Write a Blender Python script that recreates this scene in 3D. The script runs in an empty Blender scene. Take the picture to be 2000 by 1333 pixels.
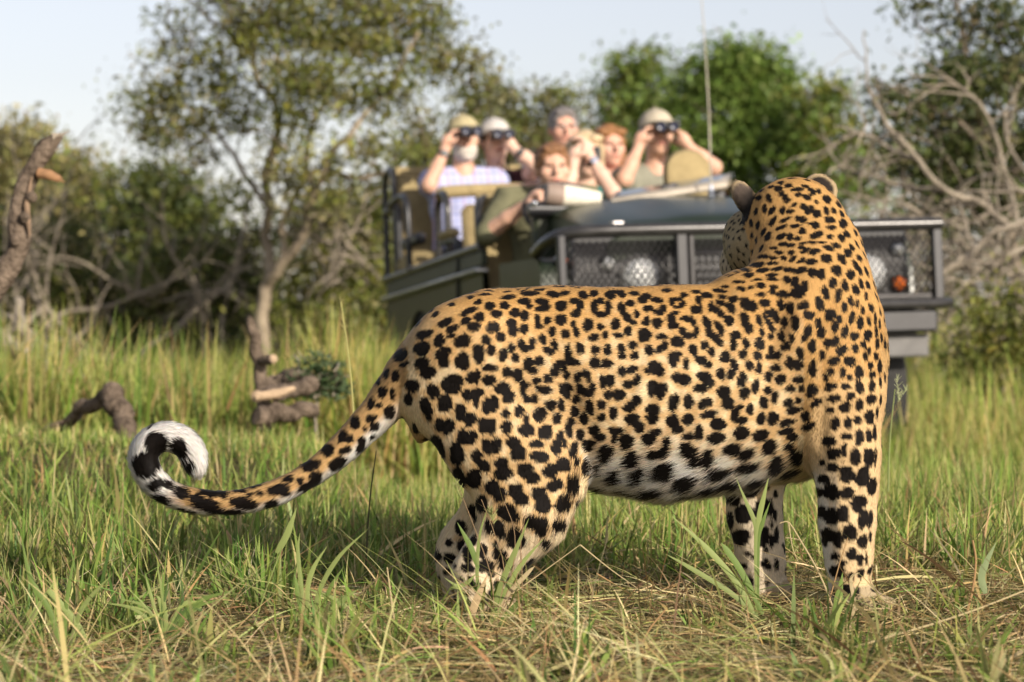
import bpy, math, random
import numpy as np
from mathutils import Vector, Matrix, kdtree

R = math.radians
rng = np.random.default_rng(11)
random.seed(5)
scene = bpy.context.scene
COL = scene.collection

# ------------------------------------------------------------------ camera
CAM_H = 0.57
cam_data = bpy.data.cameras.new('camera')
cam = bpy.data.objects.new('camera', cam_data)
COL.objects.link(cam)
scene.camera = cam
cam.location = (0, 0, CAM_H)
cam.rotation_euler = (R(90), 0, 0)
cam_data.sensor_width = 36
cam_data.lens = 90
cam_data.shift_y = -0.023
cam_data.clip_start = 0.1
cam_data.clip_end = 2000
cam_data.dof.use_dof = True
cam_data.dof.focus_distance = 4.93
cam_data.dof.aperture_fstop = 5.1
cam_data.dof.aperture_blades = 0

# ------------------------------------------------------------------ sky and sun
SUN_EL, SUN_AZ = R(23), R(143)          # azimuth clockwise from +Y (view direction)
world = bpy.data.worlds.new('World')
scene.world = world
world.use_nodes = True
wn = world.node_tree.nodes
wl = world.node_tree.links
sky = wn.new('ShaderNodeTexSky')
sky.sky_type = 'NISHITA'
sky.sun_disc = False
sky.sun_elevation = SUN_EL
sky.sun_rotation = SUN_AZ
sky.air_density = 1.0
sky.dust_density = 1.0
sky.ozone_density = 1.0
hsv = wn.new('ShaderNodeHueSaturation')
hsv.inputs['Saturation'].default_value = 0.5
bg = wn['Background']
bg.inputs['Strength'].default_value = 0.106
wl.new(sky.outputs[0], hsv.inputs['Color'])
tint = wn.new('ShaderNodeMix'); tint.data_type = 'RGBA'; tint.blend_type = 'MULTIPLY'; tint.inputs[0].default_value = 1.0
tint.inputs[7].default_value = (1.0, 0.945, 0.985, 1)          # thin high haze takes the cyan out of the clear-sky model
wl.new(hsv.outputs[0], tint.inputs[6])
wl.new(tint.outputs[2], bg.inputs['Color'])
sun_data = bpy.data.lights.new('sun', 'SUN')
sun_data.energy = 4.3
sun_data.angle = R(0.6)
sun_data.color = (1.0, 0.90, 0.76)
sun = bpy.data.objects.new('sun', sun_data)
COL.objects.link(sun)
SUN_DIR = Vector((math.sin(SUN_AZ) * math.cos(SUN_EL), math.cos(SUN_AZ) * math.cos(SUN_EL), math.sin(SUN_EL)))
sun.rotation_euler = SUN_DIR.to_track_quat('Z', 'Y').to_euler()
sun.location = SUN_DIR * 60
scene.view_settings.view_transform = 'Standard'
scene.view_settings.look = 'None'
scene.view_settings.exposure = 0.46
scene.view_settings.gamma = 1.0
scene.view_settings.use_curve_mapping = False
scene.cycles_curves.shape = 'RIBBONS'
scene.cycles.max_bounces = 8
scene.cycles.transparent_max_bounces = 8

# ------------------------------------------------------------------ helpers
def at(px, py, Y):
    """Survey of the place: where a point seen at (px, py) of the 2000 px wide photo stands when it is Y metres away."""
    return np.array([(px - 1000) * Y / 5000, Y, CAM_H + (620 - py) * Y / 5000])

def tag(o, label=None, cat=None, group=None, kind=None):
    if label: o['label'] = label
    if cat: o['category'] = cat
    if group: o['group'] = group
    if kind: o['kind'] = kind
    return o

def empty(name, loc=(0, 0, 0), rot=(0, 0, 0)):
    o = bpy.data.objects.new(name, None)
    o.empty_display_size = 0.1
    COL.objects.link(o)
    o.location = loc
    o.rotation_euler = rot
    return o

def fast_mesh(name, V, faces, mat=None, col=None, smooth=True, extra=None):
    """faces: list of int arrays (n,3) / (n,4). col: (nv,3) linear colour per vertex."""
    V = np.ascontiguousarray(V, dtype=np.float32)
    if not isinstance(faces, (list, tuple)):
        faces = [faces]
    faces = [np.asarray(f, dtype=np.int32) for f in faces if len(f)]
    me = bpy.data.meshes.new(name)
    me.vertices.add(len(V))
    me.vertices.foreach_set('co', V.ravel())
    li = np.concatenate([f.ravel() for f in faces])
    ls, s = [], 0
    for f in faces:
        n, k = f.shape
        ls.append(s + np.arange(n, dtype=np.int32) * k)
        s += n * k
    ls = np.concatenate(ls).astype(np.int32)
    me.loops.add(len(li))
    me.loops.foreach_set('vertex_index', li)
    me.polygons.add(len(ls))
    me.polygons.foreach_set('loop_start', ls)
    me.update(calc_edges=True)
    if smooth:
        me.shade_smooth()
    if col is not None:
        a = me.color_attributes.new('tint', 'FLOAT_COLOR', 'POINT')
        c = np.ones((len(V), 4), dtype=np.float32)
        c[:, :3] = col
        a.data.foreach_set('color', c.ravel())
    if mat is not None:
        me.materials.append(mat)
    return me

def link(name, me, parent=None, loc=None, rot=None):
    o = bpy.data.objects.new(name, me)
    COL.objects.link(o)
    if parent is not None:
        o.parent = parent
    if loc is not None: o.location = loc
    if rot is not None: o.rotation_euler = rot
    return o

class Acc:
    """collects shapes that make ONE mesh"""
    def __init__(self):
        self.V, self.Q, self.T, self.C, self.n = [], [], [], [], 0
    def add(self, V, quads=None, tris=None, col=None):
        V = np.asarray(V, float).reshape(-1, 3)
        self.V.append(V)
        if quads is not None and len(quads): self.Q.append(np.asarray(quads) + self.n)
        if tris is not None and len(tris): self.T.append(np.asarray(tris) + self.n)
        if col is not None:
            c = np.asarray(col, float)
            self.C.append(np.broadcast_to(c, (len(V), 3)) if c.ndim == 1 else c)
        self.n += len(V)
        return self
    def box(self, c, s, rot=None, taper=None, bev=0.0):
        c = np.asarray(c, float); s = np.asarray(s, float) / 2
        sg = np.array([[x, y, z] for x in (-1, 1) for y in (-1, 1) for z in (-1, 1)], float)
        if bev <= 0:
            v = sg * s
            q = [[0, 1, 3, 2], [4, 6, 7, 5], [0, 4, 5, 1], [2, 3, 7, 6], [0, 2, 6, 4], [1, 5, 7, 3]]
            t = []
        else:
            b = min(bev, *(s * 0.95))
            v, q, t = [], [], []
            idx = {}
            for i, g in enumerate(sg):
                for ax in range(3):
                    p = g * (s - b); p[ax] = g[ax] * s[ax]
                    idx[(i, ax)] = len(v); v.append(p)
            def nb(i, ax): return i ^ (4 >> ax)
            for ax in range(3):
                for sd in (0, 1):
                    f = [i for i in range(8) if ((i >> (2 - ax)) & 1) == sd]
                    a, b2, c2, d2 = f
                    lst = [idx[(a, ax)], idx[(b2, ax)], idx[(d2, ax)], idx[(c2, ax)]]
                    q.append(lst)
            for ax in range(3):
                for i in range(8):
                    j = nb(i, ax)
                    if j > i:
                        o1, o2 = [k for k in range(3) if k != ax]
                        q.append([idx[(i, o1)], idx[(j, o1)], idx[(j, o2)], idx[(i, o2)]])
            for i in range(8):
                t.append([idx[(i, 0)], idx[(i, 1)], idx[(i, 2)]])
            v = np.array(v)
            # orient outward
            def fix(fs):
                out = []
                for f in fs:
                    p = v[f]; n = np.cross(p[1] - p[0], p[2] - p[0])
                    out.append(f if np.dot(n, p.mean(0)) > 0 else f[::-1])
                return out
            q = fix(q); t = fix(t)
        v = np.array(v, float)
        if taper is not None:      # scale x,y at the top
            k = (v[:, 2] / s[2] + 1) / 2
            v[:, 0] *= 1 + (taper[0] - 1) * k
            v[:, 1] *= 1 + (taper[1] - 1) * k
        if rot is not None:
            v = v @ np.array(Matrix.Rotation(rot[0], 3, rot[1])).T if isinstance(rot, tuple) and len(rot) == 2 else v @ np.array(rot).T
        return self.add(v + c, q, t)
    def tube(self, pts, rad, n=8, cap=True, col=None):
        P = np.asarray(pts, float); m = len(P)
        r = np.broadcast_to(np.asarray(rad, float), (m,))
        T = np.gradient(P, axis=0)
        T /= np.linalg.norm(T, axis=1, keepdims=True) + 1e-12
        up = np.array([0.13, 0.31, 0.94]) if abs(T[0, 2]) < 0.9 else np.array([0.94, 0.31, 0.13])
        A = np.zeros((m, 3)); B = np.zeros((m, 3))
        a = np.cross(T[0], up); a /= np.linalg.norm(a)
        for i in range(m):
            a = a - T[i] * np.dot(a, T[i]); a /= np.linalg.norm(a) + 1e-12
            A[i] = a; B[i] = np.cross(T[i], a)
        th = np.linspace(0, 2 * math.pi, n, endpoint=False)
        V = P[:, None] + r[:, None, None] * (A[:, None] * np.cos(th)[None, :, None] + B[:, None] * np.sin(th)[None, :, None])
        V = V.reshape(-1, 3)
        i = np.arange(m - 1)[:, None] * n; j = np.arange(n)[None]; j2 = (j + 1) % n
        q = np.stack([i + j, i + j2, i + n + j2, i + n + j], -1).reshape(-1, 4)
        t = []
        if cap:
            c0, c1 = len(V), len(V) + 1
            V = np.vstack([V, P[0] - T[0] * r[0] * 0.15, P[-1] + T[-1] * r[-1] * 0.15])
            for k in range(n):
                t.append([c0, (k + 1) % n, k]); t.append([c1, (m - 1) * n + k, (m - 1) * n + (k + 1) % n])
        return self.add(V, q, t, col)
    def lathe(self, prof, c, axis=(0, 0, 1), n=20):
        """prof: list of (radius, height along axis)"""
        ax = np.asarray(axis, float); ax /= np.linalg.norm(ax)
        u = np.cross(ax, [0.3, 0.8, 0.1] if abs(ax[1]) < 0.8 else [0.9, 0.1, 0.2]); u /= np.linalg.norm(u)
        w = np.cross(ax, u)
        th = np.linspace(0, 2 * math.pi, n, endpoint=False)
        ring = u[None] * np.cos(th)[:, None] + w[None] * np.sin(th)[:, None]
        V = np.concatenate([np.asarray(c, float) + ax * h + ring * max(r, 1e-5) for r, h in prof])
        m = len(prof)
        i = np.arange(m - 1)[:, None] * n; j = np.arange(n)[None]; j2 = (j + 1) % n
        q = np.stack([i + j, i + j2, i + n + j2, i + n + j], -1).reshape(-1, 4)
        return self.add(V, q)
    def ell(self, c, r, n=12, m=8, rotm=None):
        th = np.linspace(0, 2 * math.pi, n, endpoint=False)
        ph = np.linspace(-math.pi / 2, math.pi / 2, m)
        V = np.stack([np.cos(ph)[:, None] * np.cos(th)[None], np.cos(ph)[:, None] * np.sin(th)[None],
                      np.repeat(np.sin(ph)[:, None], n, 1)], -1).reshape(-1, 3) * np.asarray(r, float)
        if rotm is not None: V = V @ np.array(rotm).T
        i = np.arange(m - 1)[:, None] * n; j = np.arange(n)[None]; j2 = (j + 1) % n
        q = np.stack([i + j, i + j2, i + n + j2, i + n + j], -1).reshape(-1, 4)
        return self.add(V + np.asarray(c, float), q)
    def build(self, name, mat, parent=None, smooth=True, loc=None, rot=None):
        V = np.concatenate(self.V)
        col = np.concatenate(self.C) if self.C and sum(map(len, self.C)) == len(V) else None
        fs = []
        if self.Q: fs.append(np.concatenate(self.Q))
        if self.T: fs.append(np.concatenate(self.T))
        me = fast_mesh(name, V, fs, mat, col, smooth)
        if smooth:
            me.set_sharp_from_angle(angle=R(40))
        return link(name, me, parent, loc, rot)

def spline(pts, n=24):
    """Catmull-Rom through pts (any columns)"""
    P = np.asarray(pts, float)
    P = np.vstack([2 * P[0] - P[1], P, 2 * P[-1] - P[-2]])
    m = len(P) - 3
    t = np.linspace(0, m, n)
    i = np.minimum(t.astype(int), m - 1); f = (t - i)[:, None]
    a, b, c, d = P[i], P[i + 1], P[i + 2], P[i + 3]
    return 0.5 * (2 * b + (c - a) * f + (2 * a - 5 * b + 4 * c - d) * f ** 2 + (3 * b - a - 3 * c + d) * f ** 3)

# -------- materials
def mat_new(name):
    m = bpy.data.materials.new(name)
    m.use_nodes = True
    nt = m.node_tree
    return m, nt, nt.nodes['Principled BSDF']

def mat_plain(name, col, rough=0.6, metal=0.0, var=0.15, scale=8.0, bump=0.0, spec=0.5, bump_scale=None, coat=0.0, col2=None):
    m, nt, b = mat_new(name)
    N, L = nt.nodes, nt.links
    tc = N.new('ShaderNodeTexCoord')
    nz = N.new('ShaderNodeTexNoise'); nz.inputs['Scale'].default_value = scale; nz.inputs['Detail'].default_value = 6
    L.new(tc.outputs['Object'], nz.inputs['Vector'])
    rp = N.new('ShaderNodeValToRGB')
    c = np.array(col[:3]); d = np.array(col2[:3]) if col2 is not None else c * (1 + var)
    c0 = c * (1 - var) if col2 is None else c
    rp.color_ramp.elements[0].position = 0.3; rp.color_ramp.elements[1].position = 0.7
    rp.color_ramp.elements[0].color = (*np.clip(c0, 0, 1), 1); rp.color_ramp.elements[1].color = (*np.clip(d, 0, 1), 1)
    L.new(nz.outputs['Fac'], rp.inputs[0]); L.new(rp.outputs[0], b.inputs['Base Color'])
    b.inputs['Roughness'].default_value = rough; b.inputs['Metallic'].default_value = metal
    b.inputs['Specular IOR Level'].default_value = spec
    b.inputs['Coat Weight'].default_value = coat
    if bump:
        n2 = N.new('ShaderNodeTexNoise'); n2.inputs['Scale'].default_value = bump_scale or scale * 4; n2.inputs['Detail'].default_value = 8
        L.new(tc.outputs['Object'], n2.inputs['Vector'])
        bp = N.new('ShaderNodeBump'); bp.inputs['Strength'].default_value = bump; bp.inputs['Distance'].default_value = 0.02
        L.new(n2.outputs['Fac'], bp.inputs['Height']); L.new(bp.outputs[0], b.inputs['Normal'])
    return m

def mat_tint(name, rough=0.6, spec=0.3, translucent=0.0, gain=(1, 1, 1)):
    """colour from the mesh's tint attribute; thin leaves pass some light through"""
    m, nt, b = mat_new(name)
    N, L = nt.nodes, nt.links
    a = N.new('ShaderNodeAttribute'); a.attribute_name = 'tint'
    L.new(a.outputs['Color'], b.inputs['Base Color'])
    b.inputs['Roughness'].default_value = rough
    b.inputs['Specular IOR Level'].default_value = spec
    if translucent:
        tr = N.new('ShaderNodeBsdfTranslucent')
        L.new(a.outputs['Color'], tr.inputs['Color'])
        mx = N.new('ShaderNodeMixShader'); mx.inputs[0].default_value = translucent
        L.new(b.outputs[0], mx.inputs[1]); L.new(tr.outputs[0], mx.inputs[2])
        L.new(mx.outputs[0], N['Material Output'].inputs['Surface'])
    return m

# -------- implicit bodies: smooth unions of tapered capsules and ellipsoids, meshed with surface nets
class Field:
    def __init__(self, lo, hi, h):
        self.lo = np.asarray(lo, float); self.h = h
        self.n = np.ceil((np.asarray(hi, float) - self.lo) / h).astype(int) + 1
        self.D = np.full(self.n, 1.0, dtype=np.float32)
        self.ax = [self.lo[i] + np.arange(self.n[i]) * h for i in range(3)]
    def _sub(self, lo, hi):
        a = np.clip(np.floor((lo - self.lo) / self.h).astype(int), 0, self.n - 1)
        b = np.clip(np.ceil((hi - self.lo) / self.h).astype(int) + 1, 1, self.n)
        sl = tuple(slice(a[i], b[i]) for i in range(3))
        g = np.meshgrid(*[self.ax[i][sl[i]] for i in range(3)], indexing='ij')
        return sl, np.stack(g, -1)
    def _mix(self, sl, d, k, sub=False):
        a = self.D[sl]
        if sub:
            h = np.maximum(k - np.abs(a + d), 0) / k
            self.D[sl] = np.maximum(a, -d) + h * h * k * 0.25
        else:
            h = np.maximum(k - np.abs(a - d), 0) / k
            self.D[sl] = np.minimum(a, d) - h * h * k * 0.25
    def cone(self, a, b, r1, r2, k=0.02, sc=(1, 1, 1), sub=False):
        a = np.asarray(a, float); b = np.asarray(b, float)
        m = max(r1, r2) * max(sc) + k + 0.03
        sl, G = self._sub(np.minimum(a, b) - m, np.maximum(a, b) + m)
        if G.size == 0: return
        self._mix(sl, sd_cone(G, a, b, r1, r2, sc).astype(np.float32), k, sub)
    def ell(self, c, r, k=0.02, rotm=None, sub=False):
        c = np.asarray(c, float); r = np.asarray(r, float)
        m = r.max() + k + 0.03
        sl, G = self._sub(c - m, c + m)
        if G.size == 0: return
        self._mix(sl, sd_ell(G, c, r, rotm).astype(np.float32), k, sub)
    def half(self, p, n):
        """keep the side where (x-p).n < 0"""
        g = np.meshgrid(*self.ax, indexing='ij')
        d = sum((g[i] - p[i]) * n[i] for i in range(3))
        self.D = np.maximum(self.D, d.astype(np.float32))
    def mesh(self):
        D = self.D; h = self.h
        S = D < 0
        c = [S[i:S.shape[0] - 1 + i, j:S.shape[1] - 1 + j, k:S.shape[2] - 1 + k] for i in (0, 1) for j in (0, 1) for k in (0, 1)]
        cnt = sum(x.astype(np.int8) for x in c)
        mixed = (cnt > 0) & (cnt < 8)
        I = np.argwhere(mixed)
        idx = np.full(mixed.shape, -1, dtype=np.int32)
        idx[tuple(I.T)] = np.arange(len(I))
        val = {o: D[I[:, 0] + o[0], I[:, 1] + o[1], I[:, 2] + o[2]] for o in [(i, j, k) for i in (0, 1) for j in (0, 1) for k in (0, 1)]}
        pos = np.zeros((len(I), 3)); n = np.zeros(len(I))
        for o in list(val):
            for axx in range(3):
                if o[axx] == 0:
                    o2 = list(o); o2[axx] = 1; o2 = tuple(o2)
                    d0, d1 = val[o], val[o2]
                    cr = (d0 < 0) != (d1 < 0)
                    t = np.where(cr, d0 / np.where(cr, d0 - d1, 1), 0)
                    p = np.tile(np.array(o, float), (len(I), 1)); p[:, axx] += t
                    pos += p * cr[:, None]; n += cr
        V = self.lo + (I + pos / n[:, None]) * h
        quads = []
        for axx in range(3):
            u, w = (axx + 1) % 3, (axx + 2) % 3
            sl0 = [slice(None)] * 3; sl1 = [slice(None)] * 3
            sl0[axx] = slice(0, -1); sl1[axx] = slice(1, None)
            a, b = S[tuple(sl0)], S[tuple(sl1)]
            E = np.argwhere(a != b)
            if len(E) == 0: continue
            ok = (E[:, u] > 0) & (E[:, w] > 0) & (E[:, u] < self.n[u] - 1) & (E[:, w] < self.n[w] - 1)
            E = E[ok]
            flip = a[tuple(E.T)]
            def cell(du, dw):
                e = E.copy(); e[:, u] -= du; e[:, w] -= dw
                return idx[tuple(e.T)]
            q = np.stack([cell(1, 1), cell(0, 1), cell(0, 0), cell(1, 0)], -1)
            q[~flip] = q[~flip][:, ::-1]
            quads.append(q)
        return V, np.concatenate(quads)

def sd_cone(G, a, b, r1, r2, sc=(1, 1, 1)):
    s = np.asarray(sc, float)
    p = (G - a) / s; ba = (b - a) / s
    L2 = max(float(ba @ ba), 1e-9)
    t = np.clip((p @ ba) / L2, 0, 1)
    d = np.linalg.norm(p - t[..., None] * ba, axis=-1) - (r1 + (r2 - r1) * t)
    return d * float(min(s.min(), 1.0) if s.min() < 1 else 1.0)

def sd_ell(G, c, r, rotm=None):
    p = G - c
    if rotm is not None: p = p @ np.asarray(rotm)
    k0 = np.linalg.norm(p / r, axis=-1); k1 = np.linalg.norm(p / r ** 2, axis=-1) + 1e-9
    return k0 * (k0 - 1) / k1

def euler_m(x, y, z):
    from mathutils import Euler
    return np.array(Euler((R(x), R(y), R(z))).to_matrix())

# -------- smooth value noise on points (deterministic)
_H = np.random.default_rng(3).random((64, 64, 64)).astype(np.float32)
def vnoise(P, s=1.0, off=0.0):
    q = np.asarray(P) * s + off + 1000.0
    i = np.floor(q).astype(int); f = q - i; f = f * f * (3 - 2 * f)
    r = 0
    for dx in (0, 1):
        for dy in (0, 1):
            for dz in (0, 1):
                w = (f[..., 0] if dx else 1 - f[..., 0]) * (f[..., 1] if dy else 1 - f[..., 1]) * (f[..., 2] if dz else 1 - f[..., 2])
                r = r + w * _H[(i[..., 0] + dx) % 64, (i[..., 1] + dy) % 64, (i[..., 2] + dz) % 64]
    return r

def ground_z(x, y):
    x = np.asarray(x, float); y = np.asarray(y, float)
    z = 0.018 * np.sin(x * 1.7 + 0.4) * np.sin(y * 1.3 + 1.0) + 0.01 * np.sin(x * 4.1 + y * 3.3)
    near = np.clip((y - 6.0) / 4.0, 0, 1)
    z = z - 0.16 * near * near * (3 - 2 * near) * np.exp(-((x - 0.6) / 3.2) ** 2) * np.exp(-((np.maximum(y - 12.5, 0)) / 4.0) ** 2)
    sm = lambda t: np.clip(t, 0, 1) ** 2 * (3 - 2 * np.clip(t, 0, 1))
    bank = sm((-0.25 - 0.055 * (y - 8) - x) / 0.45) * (0.21 * sm((y - 5.9) / 2.3) - 0.19 * sm((y - 9.3) / 4.5))      # the ground climbs gently on the left
    bank = bank + sm((x - 2.3 - 0.05 * (y - 11)) / 0.8) * 0.22 * sm((y - 10) / 4)
    return z + bank + 0.05 * np.sin(x * 0.31) * np.clip((y - 12) / 20, 0, 1)

# ================================================================== THE GROUND
def build_ground():
    xs = np.concatenate([np.linspace(-400, -14, 14)[:-1], np.linspace(-14, 14, 113), np.linspace(14, 400, 14)[1:]])
    ys = np.concatenate([np.linspace(-30, 1, 10)[:-1], np.linspace(1, 30, 146), np.linspace(30, 900, 20)[1:]])
    X, Yg = np.meshgrid(xs, ys, indexing='ij')
    Z = ground_z(X, Yg)
    V = np.stack([X, Yg, Z], -1).reshape(-1, 3)
    a = np.arange((len(xs) - 1) * len(ys)).reshape(len(xs) - 1, len(ys))[:, :-1].ravel()
    q = np.stack([a, a + len(ys), a + len(ys) + 1, a + 1], -1)
    m, nt, b = mat_new('soil_and_thatch')
    N, L = nt.nodes, nt.links
    tc = N.new('ShaderNodeTexCoord')
    n1 = N.new('ShaderNodeTexNoise'); n1.inputs['Scale'].default_value = 1.3; n1.inputs['Detail'].default_value = 8
    n2 = N.new('ShaderNodeTexNoise'); n2.inputs['Scale'].default_value = 60; n2.inputs['Detail'].default_value = 6
    L.new(tc.outputs['Object'], n1.inputs['Vector']); L.new(tc.outputs['Object'], n2.inputs['Vector'])
    r1 = N.new('ShaderNodeValToRGB'); e = r1.color_ramp.elements
    e[0].position = 0.35; e[0].color = (0.085, 0.09, 0.03, 1); e[1].position = 0.7; e[1].color = (0.12, 0.105, 0.05, 1)
    r2 = N.new('ShaderNodeValToRGB'); e = r2.color_ramp.elements
    e[0].position = 0.35; e[0].color = (0.55, 0.5, 0.45, 1); e[1].position = 0.65; e[1].color = (1.25, 1.2, 1.1, 1)
    mx = N.new('ShaderNodeMix'); mx.data_type = 'RGBA'; mx.blend_type = 'MULTIPLY'; mx.inputs[0].default_value = 1
    L.new(n1.outputs['Fac'], r1.inputs[0]); L.new(n2.outputs['Fac'], r2.inputs[0])
    L.new(r1.outputs[0], mx.inputs[6]); L.new(r2.outputs[0], mx.inputs[7]); L.new(mx.outputs[2], b.inputs['Base Color'])
    b.inputs['Roughness'].default_value = 0.95; b.inputs['Specular IOR Level'].default_value = 0.1
    bp = N.new('ShaderNodeBump'); bp.inputs['Strength'].default_value = 0.8; bp.inputs['Distance'].default_value = 0.02
    L.new(n2.outputs['Fac'], bp.inputs['Height']); L.new(bp.outputs[0], b.inputs['Normal'])
    o = link('ground', fast_mesh('ground', V, q, m))
    tag(o, 'grassy savanna ground stretching to the trees', kind='structure')
build_ground()

# ================================================================== THE OPEN SAFARI VEHICLE
VEH = empty('safari_vehicle', (1.024, 10.89, -0.12))
VEH.rotation_mode = 'QUATERNION'
VEH.rotation_quaternion = (Matrix.Rotation(R(12.6), 4, 'Z') @ Matrix.Rotation(R(-2.6), 4, 'X') @ Matrix.Rotation(R(-1.6), 4, 'Y')).to_quaternion()
tag(VEH, 'open dark green safari vehicle with mesh bull bar and tiered canvas seats', 'vehicle')
VM = Matrix.Translation((1.024, 10.89, -0.12)) @ VEH.rotation_quaternion.to_matrix().to_4x4()
VMI = VM.inverted()
def veh(px, py, ly):
    """a surveyed point in the vehicle's own frame (x to its left-hand lamp side, y towards the back, z up), ly metres behind the bull bar"""
    o = VMI @ Vector((0, 0, CAM_H)); e = VMI @ Vector(at(px, py, 10.0)); d = e - o
    return np.array(o + d * ((ly - o.y) / d.y))

M_GREEN = mat_plain('green_paint', (0.012, 0.021, 0.008), 0.32, var=0.3, scale=5, bump=0.03, spec=0.35)
M_DUSTY = mat_plain('dusty_green_paint', (0.016, 0.024, 0.011), 0.42, var=0.3, scale=7, col2=(0.04, 0.046, 0.024), spec=0.3)
M_BLACK = mat_plain('black_steel', (0.018, 0.018, 0.02), 0.35, 0.0, var=0.3, scale=20)
M_TUBE = mat_plain('worn_tube_paint', (0.045, 0.043, 0.042), 0.28, 0.3, var=0.3, scale=14)
M_CANVAS = mat_plain('tan_canvas', (0.34, 0.265, 0.135), 0.85, var=0.14, scale=18, bump=0.25, bump_scale=120, spec=0.15)
M_RUBBER = mat_plain('tyre_rubber', (0.025, 0.024, 0.023), 0.85, var=0.3, scale=25, bump=0.3)
M_STEEL = mat_plain('bare_steel', (0.55, 0.54, 0.52), 0.3, 0.9, var=0.1, scale=20)
M_CHROME = mat_plain('chrome', (0.8, 0.8, 0.8), 0.12, 1.0, var=0.03)
M_LENS = mat_plain('ribbed_lamp_glass', (0.72, 0.73, 0.72), 0.15, 0.25, var=0.12, scale=90, bump=0.5, bump_scale=60)
M_AMBER = mat_plain('amber_lens', (0.75, 0.16, 0.02), 0.25, var=0.1)
M_GREY = mat_plain('grey_plate', (0.13, 0.125, 0.12), 0.6, var=0.2, scale=15)
M_ROLL = mat_plain('white_rolled_canvas', (0.74, 0.68, 0.55), 0.8, var=0.08, scale=14, bump=0.3, bump_scale=40)
M_FRAME = mat_plain('dusty_windscreen_frame', (0.42, 0.37, 0.30), 0.4, 0.2, var=0.2, scale=10)
M_DARK = mat_plain('dark_underbody', (0.02, 0.02, 0.018), 0.8, var=0.3)
M_YEL = mat_plain('yellow_sticker', (0.36, 0.27, 0.05), 0.6, var=0.25, scale=30)
def mat_glass():
    m, nt, b = mat_new('windscreen_glass')
    b.inputs['Base Color'].default_value = (0.6, 0.66, 0.66, 1); b.inputs['Roughness'].default_value = 0.06
    b.inputs['Transmission Weight'].default_value = 0.85; b.inputs['IOR'].default_value = 1.45
    return m
M_GLASS = mat_glass()

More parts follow.
